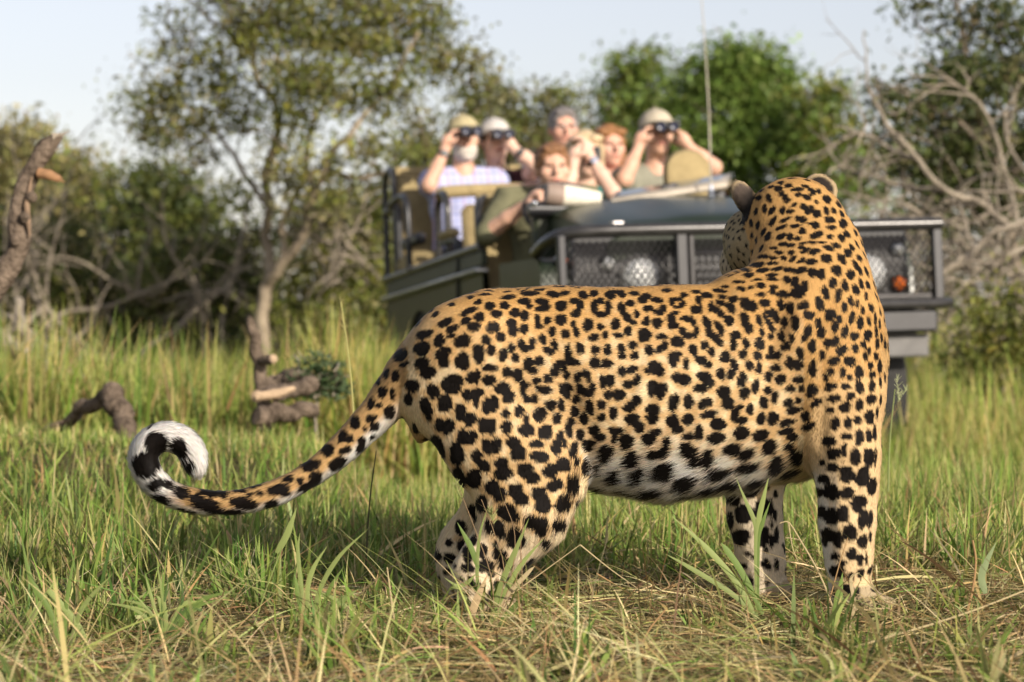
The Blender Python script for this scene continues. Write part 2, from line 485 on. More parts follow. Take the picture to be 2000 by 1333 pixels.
def build_vehicle():
    P = VEH
    zt = veh(1335, 447, 0)[2]; zl = veh(1780, 592, 0)[2]
    xl, xr = veh(1085, 470, 0.02)[0], veh(1838, 435, 0.02)[0]
    # bull bar
    A = Acc()
    A.tube(spline([(xl - 0.02, 0.30, zt - 0.07), (xl - 0.005, 0.12, zt - 0.03), (xl + 0.08, 0.02, zt - 0.005), (xl + 0.35, 0, zt), (0, 0, zt), (xr - 0.1, 0, zt), (xr - 0.02, 0.02, zt), (xr + 0.01, 0.14, zt - 0.02)], 40), 0.028, 12)
    A.build('bull_bar_rail', M_TUBE, P)
    A = Acc(); A.tube([(xl - 0.02, 0.2, zl), (xl - 0.01, 0.03, zl), (xl + 0.06, 0, zl), (xr - 0.03, 0, zl), (xr + 0.03, 0.04, zl), (xr + 0.03, 0.2, zl)], 0.024, 12); A.build('bull_bar_rail', M_TUBE, P)
    A = Acc(); A.box(((xl + xr) / 2, 0.05, zl + 0.035), (xr - xl, 0.07, 0.02), bev=0.004); A.build('bull_bar_ledge', M_TUBE, P)
    xm = veh(1332, 500, 0)[0]
    for x, w, d, m in ((xl + 0.02, 0.035, 0.05, M_BLACK), (xm, 0.05, 0.05, M_BLACK), (xm + 0.045, 0.024, 0.03, M_TUBE), (xr - 0.03, 0.045, 0.04, M_BLACK)):
        A = Acc(); A.box((x, 0.012, (zt + zl) / 2), (w, d, zt - zl - 0.03), bev=0.006); A.build('bull_bar_post', m, P)
    # expanded metal mesh
    A = Acc(); H = zt - zl - 0.08; z0 = zl + 0.04; sl = 0.030 / 0.044
    for sg in (-1, 1):
        x = xl - H * sl
        while x < xr + H * sl:
            a, b = (x, z0), (x + sg * H * sl, z0 + H)
            t0, t1 = 0.0, 1.0
            for lim, sgn in ((xl + 0.03, 1), (xr - 0.05, -1)):
                fa, fb = sgn * (a[0] - lim), sgn * (b[0] - lim)
                if fa < 0 and fb < 0: t0, t1 = 1, 0
                elif fa < 0: t0 = max(t0, fa / (fa - fb))
                elif fb < 0: t1 = min(t1, fa / (fa - fb))
            if t1 - t0 > 0.03:
                p = [(a[0] + (b[0] - a[0]) * t, 0.035 + 0.003 * sg, a[1] + (b[1] - a[1]) * t) for t in (t0, t1)]
                A.tube(p, 0.0032, 4)
            x += 0.030
    A.build('mesh_guard', M_TUBE, P, smooth=False)
    # grille panel with radiator slats
    zb = 0.62
    A = Acc(); A.box(((xl + xr) / 2 + 0.0, 0.20, (zt + zb) / 2 + 0.0), (1.52, 0.06, zt - zb - 0.02), bev=0.01); gp = A.build('grille_panel', M_BLACK, P)
    for k in range(7):
        A = Acc(); A.box(((xl + xr) / 2, 0.163, zl + 0.03 + k * 0.036), (0.62, 0.012, 0.012)); A.build('grille_slat', M_GREY, gp, smooth=False)
    # lamps
    def lamp(px, py, r, m, name, ly=0.16):
        c = veh(px, py, ly)
        A = Acc(); A.lathe([(r * 1.18, 0.05), (r * 1.2, 0.0), (r * 1.02, -0.012), (r * 0.99, 0.004)], c, (0, 1, 0), 24); o = A.build(name, M_GREY if r > 0.05 else M_BLACK, P)
        A = Acc(); A.lathe([(r, 0.004), (r * 0.92, -0.012), (r * 0.7, -0.026), (r * 0.35, -0.034), (0.0, -0.037)], c, (0, 1, 0), 24); A.build('lens', m, o)
    lamp(1252, 541, 0.084, M_LENS, 'headlight'); lamp(1697, 533, 0.084, M_LENS, 'headlight')
    lamp(1187, 515, 0.030, M_LENS, 'side_lamp'); lamp(1755, 554, 0.034, M_AMBER, 'indicator_lamp'); lamp(1752, 487, 0.030, M_LENS, 'side_lamp')
    lamp(1098, 507, 0.022, M_AMBER, 'indicator_lamp', 0.20)
    # front wings with rounded edges and a wheel arch
    def wing(x0, x1):
        ys = [0.22, 0.26, 0.45, 0.7, 0.95, 1.02]; out = []
        th = np.linspace(0.0, math.pi, 15)
        cy, rr = 0.62, 0.40
        prof = [(0.20, 0.60), (0.20, 0.90), (0.235, 0.965), (0.32, 0.985), (1.02, 1.005), (1.02, 0.60)] + [(cy + rr * math.cos(t), 0.42 + 0.36 * math.sin(t) if math.sin(t) > 0.5 else 0.60) for t in th if 0.0 < t < math.pi]
        pts = [(0.20, 0.60), (0.20, 0.90), (0.235, 0.965), (0.32, 0.985), (1.02, 1.005), (1.02, 0.60), (0.98, 0.60)]
        pts += [(cy + 0.36 * math.cos(t), 0.56 + 0.24 * math.sin(t)) for t in np.linspace(0, math.pi, 12)] + [(0.24, 0.60)]
        n = len(pts)
        V = [(x0, a, b) for a, b in pts] + [(x1, a, b) for a, b in pts]
        q = [[i, (i + 1) % n, n + (i + 1) % n, n + i] for i in range(n)]
        # side faces as strips from the arch line up to the top edge
        A = Acc(); A.add(V, q)
        me_v, fs = [], []
        grid_y = np.linspace(0.20, 1.02, 24)
        for s_i, x in enumerate((x0, x1)):
            lowz = np.where(np.abs(grid_y - cy) < 0.36, 0.56 + 0.24 * np.sqrt(np.clip(1 - ((grid_y - cy) / 0.36) ** 2, 0, 1)), 0.60)
            topz = np.interp(grid_y, [0.20, 0.235, 0.32, 1.02], [0.90, 0.965, 0.985, 1.005])
            Vv = np.concatenate([np.stack([np.full(24, x), grid_y, lowz], 1), np.stack([np.full(24, x), grid_y, topz], 1)])
            A.add(Vv, [[i, i + 1, 25 + i, 24 + i] if s_i else [i + 1, i, 24 + i, 25 + i] for i in range(23)])
        o = A.build('front_wing', M_GREEN, P)
    wing(-0.845, -0.53); wing(0.53, 0.845)
    # bonnet
    xs = np.linspace(-0.60, 0.60, 21); ys = np.linspace(0.16, 1.06, 14)
    V = []
    zf, zr = veh(1340, 440, 0.2)[2], veh(1300, 388, 1.05)[2]
    for y in ys:
        k = (y - 0.16) / 0.9
        for x in xs:
            e = abs(x) / 0.6
            z = zf + (zr - zf) * (k ** 0.8) - 0.055 * e ** 6 - 0.02 * (1 - min(1, k / 0.12)) ** 2 + 0.018 * max(0, 1 - (e / 0.45) ** 4)
            V.append((x * (0.93 + 0.07 * k), y, z))
    q = [[j * 21 + i, j * 21 + i + 1, (j + 1) * 21 + i + 1, (j + 1) * 21 + i] for j in range(13) for i in range(20)]
    nV = len(V)
    rim = [i for i in range(21)] + [j * 21 + 20 for j in range(1, 14)] + [13 * 21 + i for i in range(19, -1, -1)] + [j * 21 for j in range(12, 0, -1)]
    V2 = [(V[i][0], V[i][1], V[i][2] - 0.10) for i in rim]
    m_ = len(rim)
    q2 = [[rim[i], nV + i, nV + (i + 1) % m_, rim[(i + 1) % m_]] for i in range(m_)]
    A = Acc(); A.add(V + V2, q + q2); bonnet = A.build('bonnet', M_GREEN, P)
    for x in (-0.5, 0.5):
        A = Acc(); A.box((x, 0.20, zf + 0.015), (0.05, 0.06, 0.02), bev=0.004); A.build('bonnet_catch', M_STEEL, bonnet)
    # front apron, bumper, skid plate
    A = Acc(); A.box(((xl + xr) / 2, 0.08, zl - 0.075), (xr - xl - 0.06, 0.12, 0.10), bev=0.012); A.build('bumper', M_BLACK, P)
    A = Acc(); A.box(((xl + xr) / 2, 0.12, zl - 0.18), (xr - xl - 0.10, 0.06, 0.10), bev=0.008); A.build('skid_plate', M_GREY, P)
    # bulkhead with scuttle and dash
    zk = veh(1045, 398, 1.08)[2]
    xb = -veh(1040, 430, 1.08)[0]
    A = Acc(); A.box((0, 1.10, (0.62 + zk) / 2), (2 * xb, 0.10, zk - 0.62), bev=0.02); A.build('bulkhead', M_DUSTY, P)
    A = Acc(); A.box((0, 1.17, zk - 0.01), (2 * xb - 0.02, 0.18, 0.05), bev=0.015); A.build('dash_top', M_BLACK, P)
    A = Acc()
    th = np.linspace(0, 2 * math.pi, 25); c = np.array([-0.45, 1.34, zk - 0.02])
    A.tube([c + np.array([0.19 * math.cos(t), 0.11 * math.sin(t) * 0.8, 0.19 * math.sin(t) * 0.75]) for t in th], 0.013, 8, cap=False)
    A.tube([c, c + np.array([0, -0.2, -0.16])], 0.02, 8)
    for t in (0.5, 2.6, 4.7): A.tube([c, c + np.array([0.19 * math.cos(t), 0.09 * math.sin(t), 0.14 * math.sin(t)])], 0.009, 6)
    A.build('steering_wheel', M_BLACK, P)
    # windscreen folded down on the bonnet
    a = veh(1192, 404, 1.02); b = veh(1418, 368, 1.02); c2 = veh(1205, 388, 1.30); d = veh(1428, 352, 1.30)
    up = np.array([0, 0, 0.034])
    def bar(p, q_, w, name, m, par): 
        A = Acc(); A.tube(np.linspace(p, q_, 6), w, 8); return A.build(name, m, par)
    A = Acc(); A.add([a, b, d, c2, a + up, b + up, d + up, c2 + up], [[0, 3, 2, 1], [4, 5, 6, 7], [0, 1, 5, 4], [1, 2, 6, 5], [2, 3, 7, 6], [3, 0, 4, 7]])
    ws = A.build('windscreen', M_FRAME, P, smooth=False)
    for s0, s1 in ((0.06, 0.48), (0.54, 0.95)):
        def pt(s, t): return (a * (1 - s) + b * s) * (1 - t) + (c2 * (1 - s) + d * s) * t + up + np.array([0, 0, 0.004])
        A = Acc(); A.add([pt(s0, 0.16), pt(s1, 0.16), pt(s1, 0.86), pt(s0, 0.86)], [[0, 1, 2, 3]]); A.build('pane', M_GLASS, ws, smooth=False)
    bar(a + up / 2 + np.array([0, -0.012, 0]), b + up / 2 + np.array([0, -0.012, 0]), 0.020, 'frame_tube', M_FRAME, ws)
    for s in (0.03, 0.42, 0.97):
        p = a * (1 - s) + b * s
        A = Acc(); A.box((p[0], p[1] + 0.06, p[2] - 0.045), (0.05, 0.05, 0.09), bev=0.008); A.build('hinge_bracket', M_BLACK, ws)
    # rolled canvas strapped at the driver's side of the bonnet
    p0, p1, p2 = veh(1066, 378, 1.0), veh(1098, 382, 1.0), veh(1172, 388, 1.0)
    A = Acc(); A.tube([p1, p1 + (p2 - p1) * 0.3, p2 - (p2 - p1) * 0.1, p2], [0.052, 0.050, 0.034, 0.030], 16); A.build('rolled_canvas', M_ROLL, P)
    A = Acc(); A.tube([p0, p0 + (p1 - p0) * 0.5, p1], [0.05, 0.056, 0.054], 16); A.build('canvas_sleeve', mat_plain('worn_brown_canvas', (0.27, 0.20, 0.16), 0.6, var=0.15), P)
    A = Acc(); A.tube([p0 + np.array([-0.08, 0.02, -0.07]), p2 + np.array([0.05, 0.02, -0.05])], 0.035, 10); A.build('scuttle_bar', M_BLACK, P)
    A = Acc(); A.ell(veh(1044, 397, 0.98), (0.016, 0.016, 0.016)); A.build('bulkhead_stud', M_CHROME, P)
    # whip aerial with its spring base
    base = veh(1391, 405, 0.9); top = veh(1368, -40, 0.9)
    A = Acc(); A.tube([base, base + (top - base) * 0.1], [0.014, 0.011], 10); an = A.build('aerial_base', M_CHROME, P)
    A = Acc(); A.tube(spline([base + (top - base) * 0.09, base + (top - base) * 0.5 + np.array([0.008, 0, 0]), top], 14), np.linspace(0.0048, 0.0022, 14), 6); A.build('whip_aerial', mat_plain('whip_fibre', (0.42, 0.38, 0.30), 0.5), an)
    for k in range(8):
        pc = base + (top - base) * (0.015 + 0.008 * k)
        A = Acc(); A.lathe([(0.017, -0.003), (0.019, 0), (0.017, 0.003)], pc, (0, 0, 1), 10); A.build('spring_coil', M_CHROME, an)
    # load tub sides
    zr_ = veh(956, 481, 1.62)[2]
    for x in (-0.80, 0.80):
        s = 1 if x > 0 else -1
        A = Acc(); A.tube([(x, 1.60, zr_), (x, 4.32, zr_)], 0.022, 10); A.build('tub_rail', M_TUBE, P)
        A = Acc(); A.box((x - s * 0.015, 2.95, zr_ - 0.055), (0.03, 2.70, 0.075), bev=0.005); A.build('tub_side', M_DUSTY, P)
        A = Acc(); A.box((x + s * 0.004, 2.95, zr_ - 0.115), (0.07, 2.72, 0.026), bev=0.008); A.build('tub_ledge', mat_plain('highlight_capping', (0.48, 0.48, 0.45), 0.3, 0.7, var=0.25, scale=6), P)  # bright highlight along the ledge is put into the capping's pale metal colour
        # lower panel with rear wheel arch
        ygr = np.linspace(1.60, 4.30, 40); cy = 3.28
        low = np.where(np.abs(ygr - cy) < 0.42, 0.54 + 0.36 * np.sqrt(np.clip(1 - ((ygr - cy) / 0.42) ** 2, 0, 1)), 0.54)
        A = Acc()
        for xx, fl in ((x, s > 0), (x - s * 0.03, s < 0)):
            Vv = np.concatenate([np.stack([np.full(40, xx), ygr, low], 1), np.stack([np.full(40, xx), ygr, np.full(40, zr_ - 0.12)], 1)])
            A.add(Vv, [[i, i + 1, 41 + i, 40 + i] if fl else [i + 1, i, 40 + i, 41 + i] for i in range(39)])
        A.build('tub_panel', M_GREEN, P)
        A = Acc(); A.box((x + s * 0.006, 2.25, zr_ - 0.32), (0.006, 0.30, 0.14), bev=0.002); A.build('door_emblem', M_YEL, P)
    A = Acc(); A.box((0, 4.30, (0.55 + zr_) / 2), (1.56, 0.04, zr_ - 0.55), bev=0.01); A.build('tailgate', M_GREEN, P)
    A = Acc(); A.box((0, 2.65, 0.60), (1.52, 3.3, 0.05), bev=0.005); A.build('floor_pan', M_DARK, P)
    A = Acc(); A.box((0, 3.45, 0.78), (1.56, 1.7, 0.30), bev=0.02); A.build('seat_plinth', M_DARK, P)
    for x in (-0.38, 0.38):
        A = Acc(); A.box((x, 2.2, 0.50), (0.08, 4.1, 0.13), bev=0.01); A.build('chassis_rail', M_DARK, P)
    # wheels
    for x, y in ((-0.72, 0.62), (0.72, 0.62), (-0.72, 3.28), (0.72, 3.28)):
        s = 1 if x > 0 else -1
        w = empty('wheel'); w.parent = P; w.location = (x, y, 0.39 if y < 2 else 0.44)
        A = Acc(); A.lathe([(0.20, -0.09), (0.30, -0.105), (0.37, -0.095), (0.392, -0.06), (0.395, 0), (0.392, 0.06), (0.37, 0.095), (0.30, 0.105), (0.20, 0.09)], (0, 0, 0), (1, 0, 0), 36); A.build('tyre', M_RUBBER, w)
        A = Acc(); A.lathe([(0.21, -0.085), (0.205, 0.02 * s), (0.14, 0.03 * s), (0.13, 0.055 * s), (0.07, 0.06 * s), (0.06, 0.09 * s), (0.0, 0.095 * s)], (0, 0, 0), (1, 0, 0), 24); A.build('rim', M_GREY, w)
    for y in (0.62, 3.28):
        A = Acc(); A.tube([(-0.72, y, 0.39), (0.72, y, 0.39)], 0.05, 10); A.build('axle', M_DARK, P)
    # ---- seats
    def seat(name, x0, x1, ly, ztop, zseat, lean=0.10, depth=0.46, roll=True, round_top=False):
        e = empty(name); e.parent = P
        w = x1 - x0; cx = (x0 + x1) / 2
        A = Acc(); A.box((cx, ly - depth / 2 + 0.02, zseat), (w, depth, 0.12), bev=0.035); A.build('cushion', M_CANVAS, e)
        A = Acc()
        hb = ztop - zseat
        if round_top:
            # outline with a rounded head
            pts = []
            for t in np.linspace(math.pi, 0, 13): pts.append((cx + w / 2 * math.cos(t) * (1 if abs(math.cos(t)) < 0.8 else 1), ztop - w * 0.42 + w * 0.42 * math.sin(t)))
            pts = [(x0 - 0.0, zseat)] + pts + [(x1, zseat)]
            n = len(pts); V = []; 
            for dy, sh in ((-0.045, 0.93), (-0.055, 0.86), (0.03, 0.98)):
                pass
            rings = [(-0.050, 0.86), (-0.040, 0.96), (0.0, 1.0), (0.035, 0.97), (0.045, 0.88)]
            zc = (ztop + zseat) / 2
            for dy, sh in rings:
                for (a_, b_) in pts: V.append((cx + (a_ - cx) * sh, ly + lean * (b_ - zseat) + dy, zc + (b_ - zc) * sh))
            q = [[k * n + i, k * n + (i + 1) % n, (k + 1) * n + (i + 1) % n, (k + 1) * n + i] for k in range(len(rings) - 1) for i in range(n)]
            c0 = len(V); V.append((cx, ly + lean * hb / 2 - 0.056, zc)); c1 = len(V); V.append((cx, ly + lean * hb / 2 + 0.05, zc))
            t = [[c0, (i + 1) % n, i] for i in range(n)] + [[c1, (len(rings) - 1) * n + i, (len(rings) - 1) * n + (i + 1) % n] for i in range(n)]
            A.add(V, q, t)
            A.build('backrest', M_CANVAS, e)
        else:
            rm = np.array(Matrix.Rotation(-lean, 3, 'X'))
            A.box((cx, ly + lean * hb / 2, zseat + hb / 2), (w * 0.96, 0.075, hb), rot=rm, bev=0.03); A.build('backrest', M_CANVAS, e)
            if roll:
                A = Acc(); A.tube([(x0 + 0.03, ly + lean * hb, ztop), (cx, ly + lean * hb, ztop + 0.004), (x1 - 0.03, ly + lean * hb, ztop)], 0.036, 12); A.build('top_roll', M_CANVAS, e)
        return e
    def loop(e, x, y0, y1, zlow, ztop, m=None, r=0.019):
        A = Acc(); A.tube(spline([(x, y1, zlow), (x, y1 - 0.01, ztop - 0.18), (x, y1 - 0.03, ztop - 0.06), (x, (y0 + y1) / 2, ztop), (x, y0 + 0.02, ztop - 0.05), (x, y0, ztop - 0.18), (x, y0, zlow)], 30), r, 10)
        A.build('side_frame', m or M_TUBE, e)
    # driver and passenger
    z1 = veh(940, 388, 1.80)[2]
    s1 = seat('driver_seat', -0.80, -0.12, 1.78, z1 - 0.01, 0.86, 0.08)
    A = Acc(); xx = -0.80
    A.tube(spline([(xx, 1.62, zr_), (xx, 1.63, z1 - 0.2), (xx + 0.01, 1.68, z1 - 0.06), (xx + 0.06, 1.80, z1 + 0.0), (xx + 0.16, 1.84, z1 + 0.005)], 24), 0.02, 10); A.build('side_frame', M_TUBE, s1)
    pz = veh(1340, 291, 1.80); pl, pr = veh(1296, 340, 1.80)[0], veh(1385, 340, 1.80)[0]
    seat('passenger_seat', pl, pr, 1.75, pz[2], 0.86, 0.06, round_top=True)
    # second and third row benches, each higher than the one before
    z2 = veh(920, 374, 2.62)[2]
    z2b = veh(910, 398, 2.62)[2]; x2 = veh(893, 430, 2.62)[0]
    s2 = seat('second_row_bench', x2, 0.80, 2.62, z2b, z2 - 0.50, 0.08, roll=False)
    A = Acc(); A.tube(spline([(-0.79, 2.60, z2 - 0.03), (-0.75, 2.62, z2 + 0.0), (-0.4, 2.64, z2 + 0.01), (0.0, 2.64, z2 + 0.01), (0.80, 2.64, z2)], 20), 0.034, 12); A.build('top_roll', M_CANVAS, s2)
    loop(s2, -0.79, 2.45, 2.72, zr_, z2 - 0.01); loop(s2, 0.79, 2.45, 2.72, zr_, z2)
    A = Acc(); A.tube(spline([(-0.80, 2.2, z2 - 0.62), (-0.80, 2.16, z2 - 0.36), (-0.80, 2.22, z2 - 0.28), (-0.80, 2.6, z2 - 0.27)], 16), 0.016, 8); A.build('armrest', M_BLACK, s2)
    A = Acc(); A.box((-0.80, 2.40, z2 - 0.24), (0.07, 0.30, 0.05), bev=0.02); A.build('armrest_pad', M_CANVAS, s2)
    z3 = veh(800, 330, 4.0)[2]
    s3 = seat('third_row_bench', -0.80, 0.80, 4.0, z3 - 0.02, z3 - 0.56, 0.06)
    loop(s3, -0.79, 3.98, 4.30, zr_, z3 + 0.01); loop(s3, 0.79, 3.98, 4.30, zr_, z3 + 0.01)
    z3a = veh(820, 378, 3.45)[2]
    A = Acc(); A.tube(spline([(-0.82, 3.42, zr_), (-0.82, 3.42, z3a - 0.14), (-0.82, 3.48, z3a - 0.02), (-0.82, 3.70, z3a), (-0.82, 4.0, z3a - 0.02)], 20), 0.018, 10); A.build('armrest', M_BLACK, s3)
    zz = veh(790, 410, 4.1)[2]
    A = Acc(); A.tube([(-0.79, 4.28, zz), (-0.785, 3.95, zz)], 0.022, 8); A.build('armrest', M_TUBE, s3)
    A = Acc(); A.box((-0.785, 3.9, (zr_ + zz) / 2), (0.035, 0.05, zz - zr_), bev=0.008); A.build('frame_post', M_BLACK, s3)
    A = Acc(); A.box((-0.79, 3.45, zr_ + 0.16), (0.06, 0.5, 0.07), bev=0.02); A.build('armrest_pad', M_BLACK, s3)
    return dict(zr=zr_, z1=z1, z2=z2, z3=z3)
VINFO = build_vehicle()

# ================================================================== THE PEOPLE IN THE VEHICLE
def mat_skin(name, c):
    m = mat_plain(name, c, 0.5, var=0.12, scale=22, spec=0.35)
    b = m.node_tree.nodes['Principled BSDF']
    b.inputs['Subsurface Weight'].default_value = 0.12; b.inputs['Subsurface Radius'].default_value = (0.012, 0.005, 0.003)
    return m
SKIN_A = mat_skin('sunned_skin', (0.62, 0.37, 0.26))
SKIN_B = mat_skin('pale_skin', (0.70, 0.46, 0.35))
SKIN_C = mat_skin('ruddy_skin', (0.63, 0.35, 0.25))
M_EYE = mat_plain('dark_eye', (0.03, 0.02, 0.015), 0.2, var=0.1)
M_LIP = mat_plain('lip_red', (0.42, 0.13, 0.10), 0.45, var=0.1)
M_BINO = mat_plain('black_rubber_armour', (0.016, 0.017, 0.019), 0.45, var=0.2, scale=60)
M_BLENS = mat_plain('coated_lens', (0.02, 0.024, 0.05), 0.3, 0.0, var=0.2, spec=0.3)

def mat_plaid():
    m, nt, b = mat_new('blue_plaid_cotton')
    N, L = nt.nodes, nt.links
    tc = N.new('ShaderNodeTexCoord'); sp = N.new('ShaderNodeSeparateXYZ'); L.new(tc.outputs['Object'], sp.inputs[0])
    def lines(axis, freq, duty, ph):
        a = N.new('ShaderNodeMath'); a.operation = 'MULTIPLY'; a.inputs[1].default_value = freq; L.new(sp.outputs[axis], a.inputs[0])
        p = N.new('ShaderNodeMath'); p.operation = 'ADD'; p.inputs[1].default_value = ph; L.new(a.outputs[0], p.inputs[0])
        f = N.new('ShaderNodeMath'); f.operation = 'FRACT'; L.new(p.outputs[0], f.inputs[0])
        g = N.new('ShaderNodeMath'); g.operation = 'LESS_THAN'; g.inputs[1].default_value = duty; L.new(f.outputs[0], g.inputs[0])
        return g.outputs[0]
    col = None
    base = N.new('ShaderNodeRGB'); base.outputs[0].default_value = (0.50, 0.52, 0.72, 1); cur = base.outputs[0]
    for axis, fr, du, ph, c in (('X', 26, 0.32, 0, (0.20, 0.25, 0.55, 1)), ('Z', 26, 0.28, 0.2, (0.24, 0.30, 0.60, 1)), ('X', 13, 0.14, 0.4, (0.58, 0.28, 0.32, 1)), ('Z', 13, 0.12, 0.1, (0.14, 0.17, 0.42, 1))):
        mx = N.new('ShaderNodeMix'); mx.data_type = 'RGBA'
        k = N.new('ShaderNodeMath'); k.operation = 'MULTIPLY'; k.inputs[1].default_value = 0.42; L.new(lines(axis, fr, du, ph), k.inputs[0])
        L.new(k.outputs[0], mx.inputs[0]); L.new(cur, mx.inputs[6]); mx.inputs[7].default_value = c; cur = mx.outputs[2]
    L.new(cur, b.inputs['Base Color']); b.inputs['Roughness'].default_value = 0.85; b.inputs['Specular IOR Level'].default_value = 0.15
    return m

def cloth(name, c): return mat_plain(name, c, 0.85, var=0.18, scale=14, bump=0.3, bump_scale=24, spec=0.15)
def hairmat(name, c): return mat_plain(name, c, 0.55, var=0.35, scale=55, bump=0.7, bump_scale=70)

def person(label, head, skin, shirt, trousers, hair=None, cap=None, beard=None, arms=((None, None), (None, None)), yaw=0.0, tilt=0.0, female=False, glasses=False, sleeve=0.62, watch=None, hair_long=False, lean=0.05, strap=None, hunch=0.0, face=False):
    """head: centre of the head in the vehicle frame. arms: ((elbow, hand), (elbow, hand)) for image-left and image-right arm"""
    H = np.array(head, float)
    e = empty('person', tuple(VM @ Vector(H - np.array([0, -0.06, 0.74]))))
    e.rotation_mode = 'QUATERNION'; e.rotation_quaternion = VEH.rotation_quaternion
    tag(e, label, 'person', 'people seated in the safari vehicle')
    O = H - np.array([0, -0.06, 0.74])                       # seat point, local origin
    hd = H - O                                               # head in person frame
    Rm = np.array(Matrix.Rotation(R(yaw), 3, 'Z') @ Matrix.Rotation(R(tilt), 3, 'X'))
    def h(x, y, z): return hd + Rm @ np.array([x, y, z])
    sw = 0.165 if female else 0.185
    neck0 = hd + np.array([0, 0.03 + hunch * 0.9, -0.20 + hunch]); chest = neck0 + np.array([0, 0.02, -0.18]); belly = (chest + np.array([0, 0.0, -0.17])) * np.array([1, 0.6, 1]); pel = np.array([0, 0.02, 0.02])
    sh = [neck0 + np.array([-sw, 0.01, -0.045]), neck0 + np.array([sw, 0.01, -0.045])]
    A_ = []
    for i, s in enumerate((-1, 1)):
        el, ha = arms[i]
        el = sh[i] + np.array([s * 0.06, -0.05, -0.29]) if el is None else np.array(el) - O
        ha = np.array([s * 0.12, -0.36, 0.14]) if ha is None else np.array(ha) - O
        # keep bone lengths human
        d = el - sh[i]; el = sh[i] + d / np.linalg.norm(d) * np.clip(np.linalg.norm(d), 0.26, 0.31)
        d = ha - el; L_ = np.linalg.norm(d)
        if L_ > 0.30: el = el + d / L_ * (L_ - 0.30) * 0.6
        A_.append((sh[i], el, ha))
    bx = 0.62
    F = Field((-bx, -0.75, -0.55), (bx, 0.32, hd[2] + 0.18), 0.0095)
    G = Field((-bx, -0.75, -0.12), (bx, 0.32, hd[2] - 0.08), 0.013)
    # trunk
    for fld, g in ((F, 0.0), (G, 0.014)):
        fld.cone(chest + [-0.055, 0, 0.02], chest + [0.055, 0, 0.02], 0.115 + g, 0.115 + g, 0.05, (1.1, 0.9, 1.15))
        fld.cone(chest, belly, 0.135 + g, 0.130 + g, 0.05, (1.12, 0.86, 1))
        fld.cone(belly, pel + [0, 0, 0.03], 0.135 + g, 0.15 + g, 0.05, (1.12, 0.9, 1))
        for i, s in enumerate((-1, 1)):
            S, E, W = A_[i]
            fld.cone(neck0 + [s * 0.03, 0.0, -0.01], S, 0.05 + g * 0.7, 0.062 + g, 0.05)
            if female and i >= 0: fld.ell(chest + [s * 0.065, -0.09, -0.03], (0.058 + g, 0.055 + g, 0.06 + g), 0.03)
            if fld is G:
                fld.cone(S, S + (E - S) * sleeve, 0.060 + g * 0.8, 0.050 + g, 0.03)
    G.cone(neck0 + [0, -0.01, 0.0], neck0 + [0, -0.03, 0.14], 0.058, 0.075, 0.012, sub=True)
    G.cone(neck0 + [0, -0.12, -0.02], neck0 + [0, -0.18, -0.16], 0.045, 0.01, 0.01, sub=True)
    # neck and head
    F.cone(neck0 + [0, 0.02, -0.03], h(0, 0.02, -0.06), 0.062, 0.054, 0.03)
    F.ell(h(0, 0.012, 0.022), (0.076, 0.096, 0.098), 0.02, Rm)
    F.ell(h(0, -0.022, -0.055), (0.060, 0.066, 0.064), 0.03, Rm)
    F.ell(h(0, -0.060, -0.095), (0.026, 0.026, 0.020), 0.025, Rm)
    F.cone(h(0, -0.088, 0.012), h(0, -0.112, -0.026), 0.009, 0.0155, 0.014)
    F.cone(h(-0.04, -0.078, 0.028), h(0.04, -0.078, 0.028), 0.012, 0.012, 0.02)
    for s in (-1, 1):
        F.ell(h(s * 0.046, -0.062, -0.022), (0.024, 0.022, 0.024), 0.025, Rm)
        F.ell(h(s * 0.030, -0.098, 0.010), (0.014, 0.012, 0.010), 0.01, Rm, sub=True)
        F.ell(h(s * 0.079, 0.012, -0.005), (0.011, 0.022, 0.032), 0.008, Rm)
    F.ell(h(0, -0.083, -0.058), (0.028, 0.016, 0.016), 0.014, Rm)
    # arms and hands
    for i, s in enumerate((-1, 1)):
        S, E, W = A_[i]
        F.cone(S, E, 0.056 if not female else 0.048, 0.042, 0.02)
        d = W - E; d /= np.linalg.norm(d)
        F.cone(E, E + (W - E) * 0.45, 0.045 if not female else 0.040, 0.038, 0.015); F.cone(E + (W - E) * 0.45, W - d * 0.03, 0.038, 0.027, 0.015)
        raised = W[2] > chest[2] + 0.1
        inw = np.array([-s, 0, 0.0])
        palm_n = inw if raised else np.array([0, 0, -1.0])
        fwd = d * 0.75 + (np.array([0, 0.0, 0.5]) if raised else np.array([0, -0.5, 0])); fwd /= np.linalg.norm(fwd)
        side = np.cross(fwd, palm_n); side /= np.linalg.norm(side)
        pc = W + fwd * 0.025
        F.cone(W - d * 0.03, pc + fwd * 0.02, 0.027, 0.030, 0.012)
        F.ell(pc, (0.034, 0.034, 0.034), 0.02)
        for k in range(4):                                   # four fingers that curl round
            ln = (0.036, 0.042, 0.040, 0.031)[k]
            b0 = pc + fwd * 0.030 + side * (k - 1.5) * 0.019
            k1 = b0 + fwd * ln * 0.8 + palm_n * ln * 0.35; k2 = k1 + palm_n * ln * 0.75 + fwd * ln * 0.1; k3 = k2 + palm_n * ln * 0.35 - fwd * ln * 0.45
            F.cone(b0, k1, 0.0105, 0.0098, 0.004); F.cone(k1, k2, 0.0098, 0.009, 0.003); F.cone(k2, k3, 0.009, 0.0078, 0.003)
        t0 = pc - fwd * 0.01 + side * -0.030; t1 = t0 - side * 0.016 + palm_n * 0.030; t2 = t1 + fwd * 0.022 + palm_n * 0.012
        F.cone(t0, t1, 0.013, 0.011, 0.006); F.cone(t1, t2, 0.011, 0.009, 0.003)
    # seated legs
    T = Field((-0.36, -0.75, -0.60), (0.36, 0.28, 0.24), 0.014)
